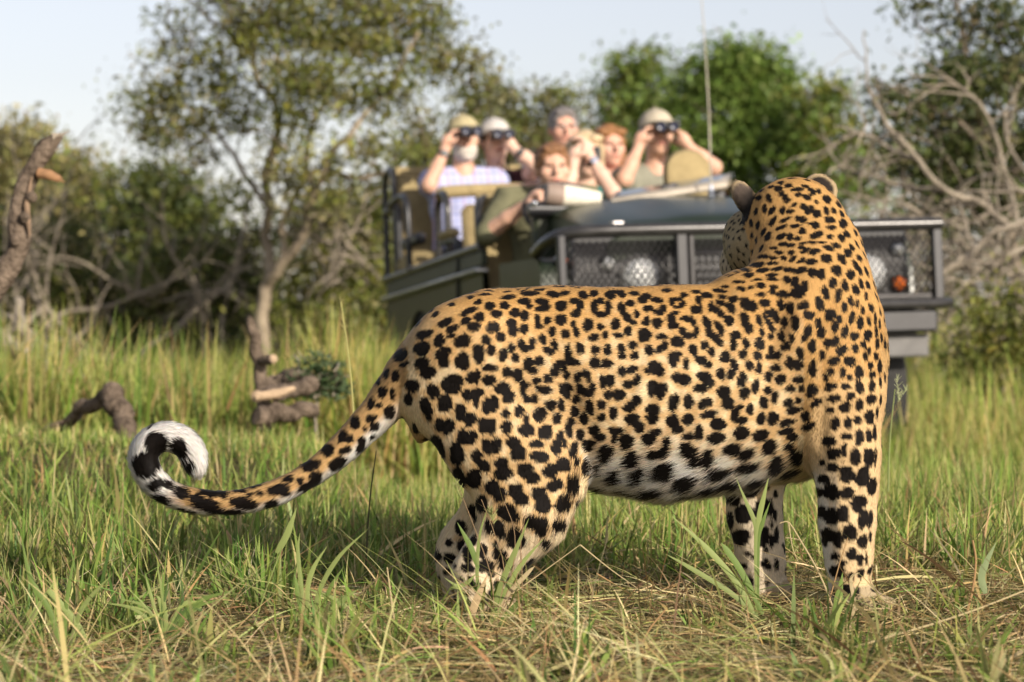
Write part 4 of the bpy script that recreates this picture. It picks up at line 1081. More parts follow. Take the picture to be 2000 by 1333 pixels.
    V, q, C = leaf_cloud(B, 0.075, GREEN_MID + GREEN_GREY + GREEN_PALE[:1], [1, 1, 1, 1, 1, 1, .5], r, clump=0.34)
    tag(link('treeline', fast_mesh('treeline', V, q, LEAF, C, smooth=False)), 'far bushes closing the view behind the trees', 'trees', kind='stuff')

    # --- fallen dead tree on the right: grey limbs reaching over the grass
    e = empty('fallen_tree', tuple(at(1960, 640, 15.5) * [1, 1, 0])); b0 = np.array(e.location)
    tag(e, 'fallen dead tree with bare grey limbs right of the bull bar', 'tree')
    s = 15.5 / 5000
    limbs = [[(2060, 470, 13, 0), (1980, 440, 12, 0), (1920, 400, 11, 0), (1850, 370, 9, -0.2), (1790, 310, 8, -0.3), (1740, 250, 7, -0.3), (1700, 170, 4, -0.2), (1690, 60, 2, 0)],
             [(1850, 375, 8, -0.2), (1780, 365, 8, 0), (1700, 350, 6, 0.2), (1640, 330, 4, 0.2), (1600, 345, 3, 0.1)],
             [(1795, 310, 7, -0.3), (1740, 290, 6, 0), (1680, 255, 5, 0), (1630, 250, 3, 0)],
             [(1990, 440, 8, 0.1), (1960, 330, 7, 0.3), (1930, 230, 6, 0.3), (1880, 170, 4, 0.3), (1800, 165, 3, 0.3)],
             [(2050, 400, 8, 0.2), (2000, 330, 6, 0.3), (1960, 250, 5, 0.4), (1990, 160, 3, 0.4)],
             [(1920, 400, 6, 0), (1860, 375, 5, 0.1), (2020, 375, 6, 0)],
             [(2040, 410, 9, -0.4), (1960, 450, 8, -0.5), (1900, 490, 7, -0.5), (1860, 520, 6, -0.6), (1830, 550, 4, -0.6)],
             [(2030, 470, 8, -0.5), (1960, 500, 7, -0.6), (1920, 540, 6, -0.6), (1860, 560, 4, -0.7)],
             [(1960, 500, 6, -0.6), (1950, 560, 5, -0.6), (1910, 600, 3, -0.6)],
             [(1745, 260, 4, -0.3), (1700, 290, 4, -0.2), (1670, 380, 3, -0.1), (1640, 420, 2, -0.1)],
             [(1830, 350, 5, -0.2), (1800, 420, 4, -0.1), (1760, 440, 3, 0)]]
    r = np.random.default_rng(31)
    for k, lm in enumerate(limbs):
        A = Acc()
        P = np.array([at(p[0], p[1], 15.5 + p[3]) for p in lm]) - b0
        n = 5 * len(lm)
        W = wobble(P, 0.012, r, n)
        A.tube(W, np.interp(np.linspace(0, 1, n), np.linspace(0, 1, len(lm)), [p[2] * 0.62 for p in lm]) * s, 8)
        for j in range(5):
            i = r.integers(n // 4, n - 1)
            branch_fan(A, W[i], r.normal(size=3) + np.array([-0.2, 0, 0.2]), r.uniform(0.2, 0.55), lm[-1][2] * s * 0.9, r, 1, 3, gnarl=0.12)
        A.build('limb', DEAD, e)
    # twiggy brushwood low behind the bull bar
    e = empty('brushwood_pile', tuple(at(1900, 640, 16.3) * [1, 1, 0])); b0 = np.array(e.location)
    tag(e, 'heap of thin dry brushwood under the fallen tree', 'brushwood')
    A = Acc()
    for k in range(85):
        st = at(r.uniform(1690, 2060), r.uniform(420, 600), 16.3 + r.uniform(-0.5, 0.5)) - b0
        branch_fan(A, st, r.normal(size=3) * np.array([1, 0.6, 0.6]), r.uniform(0.4, 1.0), 0.011, r, 1, 3, gnarl=0.13)
    A.build('twigs', DEAD, e)

    # --- left: broken dead branch standing up at the edge
    e = empty('broken_branch', tuple(at(-60, 620, 8.0) * [1, 1, 0])); b0 = np.array(e.location)
    tag(e, 'upright broken brown branch with a splintered tip at the left edge', 'branch')
    Y = 8.0; s = Y / 5000
    pts = [(-130, 900, 38, 0), (-75, 690, 34, 0), (-28, 582, 31, 0), (14, 526, 28, 0), (38, 474, 25, 0), (33, 425, 22, 0), (46, 372, 22, 0), (68, 325, 21, 0), (88, 292, 22, 0), (106, 274, 17, 0), (120, 264, 7, 0)]
    P = np.array([at(p[0], p[1], Y) for p in pts]) - b0
    A = Acc(); n = 60
    W = spline(P, n); rr = np.interp(np.linspace(0, 1, n), np.linspace(0, 1, len(pts)), [p[2] for p in pts]) * s * 0.86
    rr = rr * (1 + 0.07 * np.sin(np.arange(n) * 0.55) + 0.03 * r.standard_normal(n))
    A.tube(W, rr, 14); o = A.build('bark_stem', STUMP, e)
    A = Acc()
    for a, b_, w in (((96, 280), (137, 254), 7), ((102, 268), (128, 262), 9), ((85, 300), (118, 290), 6)): A.tube(np.array([at(*a, Y - 0.01), (at(*a, Y - 0.01) + at(*b_, Y)) / 2, at(*b_, Y)]) - b0, np.array([w, w * 0.6, 0.8]) * s, 7)
    A.build('splinter', DEAD, e)
    A = Acc(); A.tube(np.array([at(76, 338, Y - 0.025), at(98, 342, Y - 0.035), at(116, 350, Y - 0.03)]) - b0, np.array([11, 10, 7]) * s, 9)
    for dx, dy_ in ((16, 2), (10, 10), (20, 10)): A.tube(np.array([at(106, 346, Y - 0.03), at(106 + dx, 346 + dy_, Y - 0.03)]) - b0, np.array([5, 1]) * s, 6)
    A.build('torn_stub', ORANGE, e)
    A = Acc(); A.tube(np.array([at(62, 345, Y - 0.033), at(52, 400, Y - 0.036), at(56, 440, Y - 0.037), at(58, 462, Y - 0.035)]) - b0, np.array([2, 6, 5, 2]) * s, 8); A.build('bare_strip', mat_plain('bared_heartwood', (0.24, 0.16, 0.10), 0.85, scale=40, var=0.4), e)
    for (px, py) in ((48, 425), (62, 385), (30, 470)):
        A = Acc(); A.ell(at(px, py, Y - 0.04) - b0, np.array([11, 9, 12]) * s, 10, 7); A.build('knot', STUMP, e)

    # --- cut stake with logs, left of the leopard
    e = empty('cut_stump', tuple(at(520, 800, 9.0) * [1, 1, 0])); b0 = np.array(e.location); Y = 9.0; s = Y / 5000
    tag(e, 'thin upright broken stake of a cut stump beside the logs', 'stump')
    A = Acc()
    pts = [(516, 842, 14), (514, 790, 14), (508, 730, 13), (504, 690, 13), (498, 650, 10), (494, 622, 8)]
    P = np.array([at(p[0], p[1], Y) for p in pts]) - b0
    A.tube(wobble(P, 0.004, r, 26), np.interp(np.linspace(0, 1, 26), np.linspace(0, 1, 6), [p[2] for p in pts]) * s, 12); A.build('stake', STUMP, e)
    A = Acc(); A.tube(np.array([at(512, 704, Y - 0.02), at(525, 703, Y - 0.05), at(533, 701, Y - 0.07)]) - b0, np.array([9, 10, 9]) * s, 12); o = A.build('branch_stub', STUMP, e)
    A = Acc(); A.ell(at(533, 701, Y - 0.072) - b0, np.array([9, 3, 9]) * s, 12, 7); A.build('cut_face', CUT, o)
    def log(label, name, a, b_, ra, rb, Ya, Yb, m, cut=None):
        base = at(*a, Ya); base[2] = float(ground_z(base[0], base[1]))
        e = empty(name, tuple(base)); tag(e, label, 'log')
        pa, pb = at(*a, Ya) - base, at(*b_, Yb) - base
        A = Acc(); A.tube(wobble([pa, (pa + pb) / 2 + [0, 0, 0.02 * np.linalg.norm(pa - pb)], pb], 0.016 * np.linalg.norm(pa - pb) + 0.003, r, 18), np.linspace(ra, rb, 18) * (1 + 0.05 * r.standard_normal(18)) * Ya / 5000, 12)
        for k in range(3):
            i0 = pa + (pb - pa) * r.uniform(0.15, 0.85)
            A.tube([i0, i0 + r.normal(size=3) * np.array([0.5, 0.5, 0.7]) * 0.07 * Ya / 9], [0.28 * ra * Ya / 5000, 0.1 * ra * Ya / 5000], 6)
        A.build('bark', m, e)
        if cut:
            d = (pa - pb) / np.linalg.norm(pa - pb)
            A = Acc(); A.tube([pa, pa + d * 0.006], [ra * Ya / 5000 * 0.97, ra * Ya / 5000 * 0.9], 14); A.build('cut_face', CUT, e)
    log('sawn log with pale cut face beside the stake', 'sawn_log', (502, 774), (610, 752), 13, 17, 8.75, 9.1, STUMP, True)
    A = Acc(); base = at(535, 770, 8.72) * np.array([1, 1, 0]); ee = empty('split_slab', tuple(base)); tag(ee, 'pale split wood slab lying on the sawn log', 'wood slab')
    A.tube(np.array([at(500, 775, 8.70), at(545, 768, 8.70), at(575, 758, 8.73)]) - base, np.array([9, 10, 5]) * 8.7 / 5000, 8); A.build('slab', CUT, ee)
    log('dark weathered log lying below the sawn log', 'fallen_log', (500, 812), (612, 800), 19, 15, 8.6, 8.9, STUMP)
    log('short dark log leaning behind the sawn log', 'fallen_log', (535, 745), (600, 730), 17, 14, 9.3, 9.5, STUMP)
    log('leaning grey brown log with a blunt end left of the curled tail', 'fallen_log', (222, 762), (258, 870), 23, 20, 8.5, 8.35, STUMP)
    log('dark branch slanting down from the blunt leaning log', 'fallen_log', (213, 772), (90, 850), 16, 10, 8.55, 8.8, STUMP)
    # grey fallen limbs behind, far left
    log('bleached bent limb resting at the left edge', 'bleached_limb', (-30, 640), (110, 735), 17, 13, 15, 14.4, DEAD)
    log('bleached limb rising from the bent limb at the left', 'bleached_limb', (60, 690), (35, 590), 14, 9, 14.8, 15.2, DEAD)
    log('pale bleached log lying in the grass at the left', 'bleached_limb', (100, 725), (190, 745), 13, 10, 14, 14.2, DEAD)
    log('thin bleached limb crossing behind at the left edge', 'bleached_limb', (100, 690), (10, 615), 9, 6, 15.2, 15.5, DEAD)
    # small blue-green bush by the logs
    tree('seedling_bush', 'small blue green seedling bush beside the logs', 'bush', 9.2, [[(620, 850, 3, 0), (620, 790, 3, 0), (622, 730, 2, 0)]],
         [(605, 715, 32, 28, 190, 0), (640, 725, 30, 26, 190, 0), (615, 760, 42, 26, 240, 0), (650, 760, 26, 22, 120, 0)], [(0.10, 0.15, 0.065), (0.12, 0.17, 0.075), (0.07, 0.11, 0.045)], None, 0.012, DEAD, 23, clump=0.035)
build_trees()

# ================================================================== GRASS AND STRAW
GRASS = mat_tint('grass_blades', 0.55, 0.25, translucent=0.35)
STRAW = mat_tint('dry_straw', 0.7, 0.2, translucent=0.2)

def blades(px, py, h, w, lean, ldir, S=4, droop=0.6, z0=None, col=None, colt=None, twist=None, r=rng, a0=0.55):
    """ribbons: base (px,py), length h, width w, lean = how far the blade tilts (0 upright, 1 flat), ldir heading"""
    n = len(px)
    t = np.linspace(0, 1, S + 1)[None]
    ang = lean[:, None] * (math.pi / 2) * (np.asarray(a0).reshape(-1, 1) + droop * t)          # tilt grows towards the tip
    ds = h[:, None] / S
    out = np.cumsum(np.concatenate([np.zeros((n, 1)), np.sin(ang[:, 1:]) * ds], 1), 1)
    up = np.cumsum(np.concatenate([np.zeros((n, 1)), np.cos(ang[:, 1:]) * ds], 1), 1)
    X = px[:, None] + out * np.cos(ldir)[:, None]; Yb = py[:, None] + out * np.sin(ldir)[:, None]
    zb = ground_z(px, py) if z0 is None else z0
    Z = zb[:, None] + up
    gz = ground_z(X, Yb) + 0.004
    Z = np.maximum(Z, gz + 0.3 * np.abs(Z - gz) * (Z < gz))
    wd = w[:, None] * np.array([0.75, 1.0, 0.85, 0.5, 0.06])[None, np.linspace(0, 4, S + 1).round().astype(int)] / 2
    fa = (ldir + math.pi / 2 + (r.normal(0, 0.6, n) if twist is None else twist))[:, None]
    wz = (r.normal(0, 0.35, n))[:, None]
    dx, dy = np.cos(fa) * wd, np.sin(fa) * wd
    Lp = np.stack([X - dx, Yb - dy, Z - wz * wd], -1); Rp = np.stack([X + dx, Yb + dy, Z + wz * wd], -1)
    V = np.stack([Lp, Rp], 2).reshape(n, (S + 1) * 2, 3)
    k = np.arange(S)[None] * 2; b = (np.arange(n) * (S + 1) * 2)[:, None]
    q = np.stack([b + k, b + k + 1, b + k + 3, b + k + 2], -1).reshape(-1, 4)
    if colt is None: colt = col
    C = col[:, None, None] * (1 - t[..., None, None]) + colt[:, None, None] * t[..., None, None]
    C = np.broadcast_to(C, (n, S + 1, 2, 3)).reshape(-1, 3)
    return V.reshape(-1, 3), q, C

def pal(n, cols, wts, var=0.16, r=rng):
    cols = np.array(cols); i = r.choice(len(cols), n, p=np.array(wts) / np.sum(wts))
    return np.clip(cols[i] * (1 + var * r.standard_normal((n, 1))) * (1 + 0.06 * r.standard_normal((n, 3))), 0.004, 0.9)

GREENS = [(0.20, 0.27, 0.055), (0.15, 0.235, 0.045), (0.27, 0.31, 0.085), (0.10, 0.17, 0.04), (0.33, 0.33, 0.11)]
STRAWS = [(0.46, 0.36, 0.17), (0.38, 0.28, 0.12), (0.55, 0.45, 0.24), (0.30, 0.19, 0.085), (0.36, 0.35, 0.14), (0.22, 0.135, 0.07)]

def field(n, y0, y1, half, extra=0.6, r=rng):
    y = y0 + (y1 - y0) * r.random(n)
    x = (r.random(n) * 2 - 1) * (y * half + extra)
    return x, y

def patch(x, y, s, o=0.0): return vnoise(np.stack([x, y, np.zeros_like(x)], -1), s, o)

def build_grass():
    r = np.random.default_rng(42)
    out = []
    # --- mown straw lying in the front, mostly flat, layered
    n = 30000
    x, y = field(n, 2.9, 6.2, 0.22, 0.7, r)
    keep = r.random(n) < np.clip(1.35 - 0.55 * np.clip((y - 4.9) / 0.7, 0, 1) - 0.5 * np.clip((-x - 0.2) / 0.5, 0, 1) * np.clip((y - 4.3) / 0.4, 0, 1), 0.12, 1)
    x, y = x[keep], y[keep]; n = len(x)
    h = r.gamma(4, 0.035, n).clip(0.04, 0.45); w = r.uniform(0.0012, 0.0045, n)
    wide = r.random(n) < 0.06; w[wide] *= 2.2
    lean = r.uniform(0.93, 1.12, n)
    ld = patch(x, y, 1.4) * 9 + r.normal(0, 0.9, n)
    c = pal(n, STRAWS + [GREENS[1], GREENS[2]], [3.2, 2.6, 2.8, 1.5, 2.4, 1.3, 1.2, 2.0], 0.22, r) * 1.12
    out.append(('straw', blades(x, y, h, w, lean, ld, 4, 0.22, ground_z(x, y) + r.gamma(2, 0.007, n), c, c * 1.1, r=r, a0=np.where(r.random(n) < 0.78, r.normal(0.93, 0.05, n), r.uniform(0.35, 0.8, n)))))
    # --- short dead stubble and crumbs close to the soil
    n = 16000
    x, y = field(n, 2.9, 6.0, 0.22, 0.6, r)
    h = r.uniform(0.015, 0.06, n); w = r.uniform(0.001, 0.003, n)
    c = pal(n, STRAWS, [2, 3, 1, 3, 1, 3], 0.25, r)
    out.append(('straw', blades(x, y, h, w, r.uniform(0.2, 1.0, n), r.uniform(0, 6.28, n), 2, 0.5, None, c, c, r=r)))
    # --- living tufts among the straw: denser on the left, under the tail, and behind the animal
    tx, ty = field(620, 3.3, 6.4, 0.22, 0.5, r)
    wgt = 0.16 + 0.84 * np.clip((-tx + 0.05) / 0.5, 0, 1) * np.clip((ty - 4.05) / 0.5, 0, 1) + 0.75 * np.clip((ty - 5.15) / 0.3, 0, 1)
    wgt = np.where((np.abs(tx - 0.47) < 0.14) & (np.abs(ty - 4.72) < 0.12), 1, wgt)
    kp = r.random(len(tx)) < wgt * 0.9
    tx, ty = tx[kp], ty[kp]
    X, Y2, H, W_, LE, LD = [], [], [], [], [], []
    for a, b in zip(tx, ty):
        m = r.integers(10, 46); sz = r.uniform(0.5, 1.0) * np.clip(0.8 + 0.3 * (b - 5.0), 0.65, 1.25)
        if -0.42 < a < 0.95 and b > 4.45: sz *= 0.55
        X.append(a + r.normal(0, 0.022, m)); Y2.append(b + r.normal(0, 0.022, m))
        H.append(r.uniform(0.07, 0.25, m) * sz); W_.append(r.uniform(0.0025, 0.0095, m) * r.choice([0.6, 1.0, 1.3])); LE.append(np.abs(r.normal(0.30, 0.22, m)).clip(0.02, 0.95)); LD.append(r.uniform(0, 6.28, m))
    X, Y2, H, W_, LE, LD = map(np.concatenate, (X, Y2, H, W_, LE, LD)); n = len(X)
    c = pal(n, GREENS + [STRAWS[0], STRAWS[4]], [3, 3, 3, 2, 1.5, 1.3, 1.2], 0.2, r)
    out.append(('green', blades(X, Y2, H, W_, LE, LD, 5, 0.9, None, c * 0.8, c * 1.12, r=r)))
    # --- mid sward behind the leopard, out of focus
    n = 84000
    x, y = field(n, 5.35, 11.0, 0.26, 1.0, r)
    kp = r.random(n) < np.clip(0.35 + 1.1 * patch(x, y, 1.8), 0, 1) * np.clip((y - 5.2) / 0.5, 0.2, 1)
    kp &= ~((np.abs(x - 0.27) < 0.62) & (y < 5.75) & (r.random(n) < 0.35))
    x, y = x[kp], y[kp]; n = len(x)
    hs = 0.55 + 0.75 * patch(x, y, 0.9, 5.0)
    h = r.uniform(0.05, 0.21, n) * hs * (1 - 0.4 * ((x > -1.65) & (x < -1.05) & (y > 7.2) & (y < 8.6))) * (1 - 0.42 * np.clip((-x - 0.15) / 0.3, 0, 1) * np.clip((y - 5.6) / 0.8, 0, 1)) * (1 - 0.3 * ((x > -1.6) & (x < -0.5) & (y > 7.3) & (y < 8.3))) * (1 + 0.15 * np.clip((x - 0.95) / 0.3, 0, 1) * np.clip((y - 6.5) / 1.0, 0, 1)) * np.clip(0.62 + (y - 5.3) * 0.22, 0.6, 1.15); w = r.uniform(0.003, 0.0075, n)
    c = pal(n, GREENS + STRAWS[:5], [4, 3, 4, 1.5, 2.6, 1.5, 0.8, 0.9, 0.5, 1.2], 0.18, r)
    g = patch(x, y, 0.7, 9.0)[:, None]
    c = c * (0.9 + 0.45 * g) * np.array([1.08, 1.08, 1.0])
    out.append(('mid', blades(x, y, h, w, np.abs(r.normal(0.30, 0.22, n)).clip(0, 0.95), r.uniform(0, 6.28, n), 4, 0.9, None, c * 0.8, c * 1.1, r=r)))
    # --- taller grass out to the bushes
    n = 112000
    y = 9.5 + 15.5 * r.random(n) ** 1.15
    x = (r.random(n) * 2 - 1) * (y * 0.30 + 2.2)
    kp = r.random(n) < np.clip(0.25 + 1.2 * patch(x, y, 0.9, 3.0), 0, 1)
    # driven-over ground under the vehicle stays short
    vx, vy = x - 1.02, y - 10.9
    lx = vx * 0.976 + vy * 0.218; ly = -vx * 0.218 + vy * 0.976
    under = (np.abs(lx) < 0.80) & (ly > 0.0) & (ly < 4.3)
    x, y, under = x[kp], y[kp], under[kp]; n = len(x)
    hs = 0.6 + 0.9 * patch(x, y, 0.5, 15.0)
    h = r.uniform(0.13, 0.42, n) * hs * np.where(under, 0.35, 1.0) * np.where((y < 12.5) & (x > 0.0) & (x < 1.3), 0.62, 1.0) * np.where((x < -0.6) & (y > 13), 0.75, 1.0); w = r.uniform(0.006, 0.013, n)
    c = pal(n, GREENS + STRAWS[:5], [4, 2.4, 4.5, 1, 4, 1.6, 0.8, 1.2, 0.3, 1.5], 0.16, r)
    c = c * (0.9 + 0.35 * patch(x, y, 0.6, 30.0)[:, None]) * np.array([1.16, 1.12, 1.0])
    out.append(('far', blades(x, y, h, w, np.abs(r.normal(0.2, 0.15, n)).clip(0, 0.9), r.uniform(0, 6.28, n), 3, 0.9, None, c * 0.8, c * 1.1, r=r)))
    # --- rank grass along the near flank and the front wheel of the vehicle
    n = 5200
    y = r.uniform(9.6, 12.4, n); x = np.where(r.random(n) < 0.85, r.normal(-0.5, 0.16, n), r.normal(1.85, 0.28, n))
    h = r.uniform(0.28, 0.66, n) * np.where(x > 1, 0.65, 1.0); w = r.uniform(0.006, 0.012, n)
    c = pal(n, GREENS + STRAWS[:5], [4, 2.4, 4.5, 1, 4, 1.6, 0.8, 1.2, 0.3, 1.5], 0.16, r) * np.array([1.25, 1.14, 1.0])
    out.append(('far', blades(x, y, h, w, np.abs(r.normal(0.2, 0.15, n)).clip(0, 0.9), r.uniform(0, 6.28, n), 3, 0.9, None, c * 0.8, c * 1.1, r=r)))
    groups = {}
    for k, (V, q, C) in out: groups.setdefault(k, []).append((V, q, C))
    info = {'straw': ('dry_straw', STRAW, 'flattened dry straw covering the front ground', 'straw'), 'green': ('green_grass', GRASS, 'short green grass growing up through the straw', 'grass'),
            'mid': ('meadow_grass', GRASS, 'blurred yellow green grass behind the leopard', 'grass'), 'far': ('tall_grass', GRASS, 'tall pale grass reaching back to the bushes', 'grass')}
    for k, L_ in groups.items():
        Vs, qs, Cs, o = [], [], [], 0
        for V, q, C in L_: Vs.append(V); qs.append(q + o); Cs.append(C); o += len(V)
        nm, mt, lb, ct = info[k]
        ob = link(nm, fast_mesh(nm, np.concatenate(Vs), np.concatenate(qs), mt, np.concatenate(Cs), smooth=False))
        tag(ob, lb, ct, kind='stuff')
build_grass()
# coat markings of the side that faces the camera, surveyed from the animal: x, y, half length, half width, turn
SPOTS_FLANK = '''835 40 58 14 0;705 62 45 13 -8;975 45 38 20 5;1040 38 32 13 0;1150 48 32 22 15;1215 40 28 18 0;1310 52 28 26 0;1375 42 28 22 0;1340 30 45 12 0;1452 38 28 14 0;1500 75 25 25 0
470 145 55 18 -22;335 212 50 22 -25;210 282 50 26 -22;65 400 52 28 -42;595 115 30 26 0;685 110 32 22 10;635 160 38 20 0;800 85 40 20 -5;828 112 22 18 20;905 88 38 20 0;935 115 18 25 0;905 132 40 18 0
1020 112 36 32 0;1100 85 35 18 0;1130 115 20 40 10;1105 160 28 20 -10;1215 120 20 45 0;1250 85 25 18 0;1300 120 18 42 0;1255 165 35 20 0;1380 130 22 40 -10;1410 180 35 22 35;1445 210 22 16 0;1430 98 28 20 0;1465 160 18 24 0
455 200 30 25 -35;535 180 30 28 35;505 240 42 28 -10;375 250 38 24 -30;365 290 28 15 -20;300 320 30 42 15;195 365 48 42 0;745 155 28 28 30;805 170 28 30 40;615 240 38 36 0;725 215 30 25 20;735 260 28 34 0;800 248 28 28 0
880 205 18 45 -5;890 235 25 16 0;938 200 20 24 0;965 265 24 28 0;1020 195 36 34 0;1045 278 26 28 0;1095 225 16 25 0;1108 270 20 28 0;1178 225 28 42 20;1252 235 20 20 0;1210 300 36 20 -5;1280 285 18 24 0;1340 222 26 36 15;1355 288 28 18 0;1415 262 22 30 0;1495 285 22 40 0
435 320 52 40 -8;575 312 28 28 0;662 295 30 28 0;605 375 26 32 0;530 395 38 55 0;785 345 20 40 -15;820 365 40 20 0;848 330 20 34 0;910 312 20 30 -15;945 380 36 20 25;978 345 18 35 -15
315 395 42 32 -15;345 380 25 25 0;325 445 34 34 0;195 450 48 32 -20;230 505 48 38 -15;435 440 46 50 0;675 400 25 42 10;725 360 22 26 0;748 420 24 26 0;825 455 28 38 20;850 495 35 22 15;890 440 30 34 20;985 490 26 52 15;1010 450 22 20 0;1035 470 15 40 -15;1050 525 20 25 0
1060 395 20 55 0;1085 445 50 22 10;1128 365 28 36 0;1222 375 28 26 0;1295 375 22 32 0;1220 452 32 34 0;1288 455 34 28 0;1375 365 24 26 0;1442 345 26 24 0;1380 410 26 20 0;1455 408 24 24 0
375 575 60 62 0;260 620 42 42 0;138 585 42 38 -15;115 665 25 40 0;485 535 30 36 10;520 535 20 46 5;600 480 48 24 0;595 552 38 34 0;700 505 30 34 0;762 522 34 40 10;875 558 26 20 0;940 545 34 25 40;670 600 48 34 -20;705 650 42 40 -20;795 600 22 50 0;815 580 25 15 0;820 665 30 22 30;862 660 24 28 0
920 608 50 26 5;1040 625 22 55 -35;1058 590 34 22 35;1108 668 24 26 0;1120 535 20 35 0;1160 515 35 22 0;1185 545 15 25 0;1130 600 22 30 0;1165 625 45 25 10;1205 605 18 40 0;1265 565 24 40 0;1310 555 28 36 0;1380 500 24 32 0;1440 490 36 24 -10;1415 575 32 28 10;1465 555 24 36 20;1300 640 28 24 0;1360 640 36 36 -20
465 640 30 40 0;525 625 32 26 -20;512 670 22 45 0;330 690 46 52 0;212 705 30 55 -8;235 750 22 50 0;582 705 28 50 8;620 690 26 48 -5;420 740 34 50 10;478 785 40 42 0;690 750 28 28 0;770 735 30 34 -20;812 785 20 35 0;815 850 50 35 15;895 758 42 44 0;958 700 30 36 -20;1020 700 22 42 -20;995 780 28 34 0;1100 738 30 32 -20;1155 780 28 34 -10;1190 715 25 45 -15
1260 697 30 28 0;1330 748 24 40 0;1260 772 24 24 0;1420 712 34 30 0;1465 675 34 32 0;305 820 34 40 -20;350 828 32 46 10;555 825 30 46 0;605 825 28 48 0;695 830 34 40 0;435 890 36 46 0;485 892 32 44 10;925 860 44 46 0;1015 880 20 34 0;1042 930 15 30 0;1065 850 20 45 -10;1075 800 25 26 30;1130 875 24 36 10;1215 850 34 30 -20;1250 890 35 25 10;1345 850 45 25 0;1335 895 22 35 0;1405 915 42 45 25;1440 785 42 36 -15;1480 830 36 32 0
285 950 42 75 -15;400 990 45 68 0;580 945 34 46 -15;630 942 34 46 15;735 925 42 36 -10;765 985 46 48 -10;870 932 50 22 5;890 1005 58 32 5;990 950 32 44 0;1090 965 25 50 10;1180 940 40 35 0;1290 985 45 52 20;520 1005 34 42 -20;560 1060 34 42 -30;665 1050 42 44 0;675 1105 52 40 0;805 1085 45 46 0;850 1130 40 38 0;955 1090 46 40 0;1030 1055 48 42 10;1110 1035 16 30 0;1165 1070 28 50 0;415 1125 35 65 -25;500 1135 48 56 -10
980 1175 52 34 -5;1090 1135 40 34 0;1085 1185 42 38 0;1350 1115 45 38 0;1440 1020 52 48 0;1240 1075 25 35 0;1490 1110 40 60 25;610 1185 42 46 -15;650 1225 44 44 -15;750 1205 42 45 0;780 1255 45 45 0;890 1225 48 40 0;910 1290 50 50 0;1040 1262 42 38 0;1025 1300 46 36 0;1260 1180 40 20 0;1410 1210 60 28 0;550 1285 38 50 0;690 1320 55 38 0;1110 1270 15 25 0;1340 1225 30 15 0'''
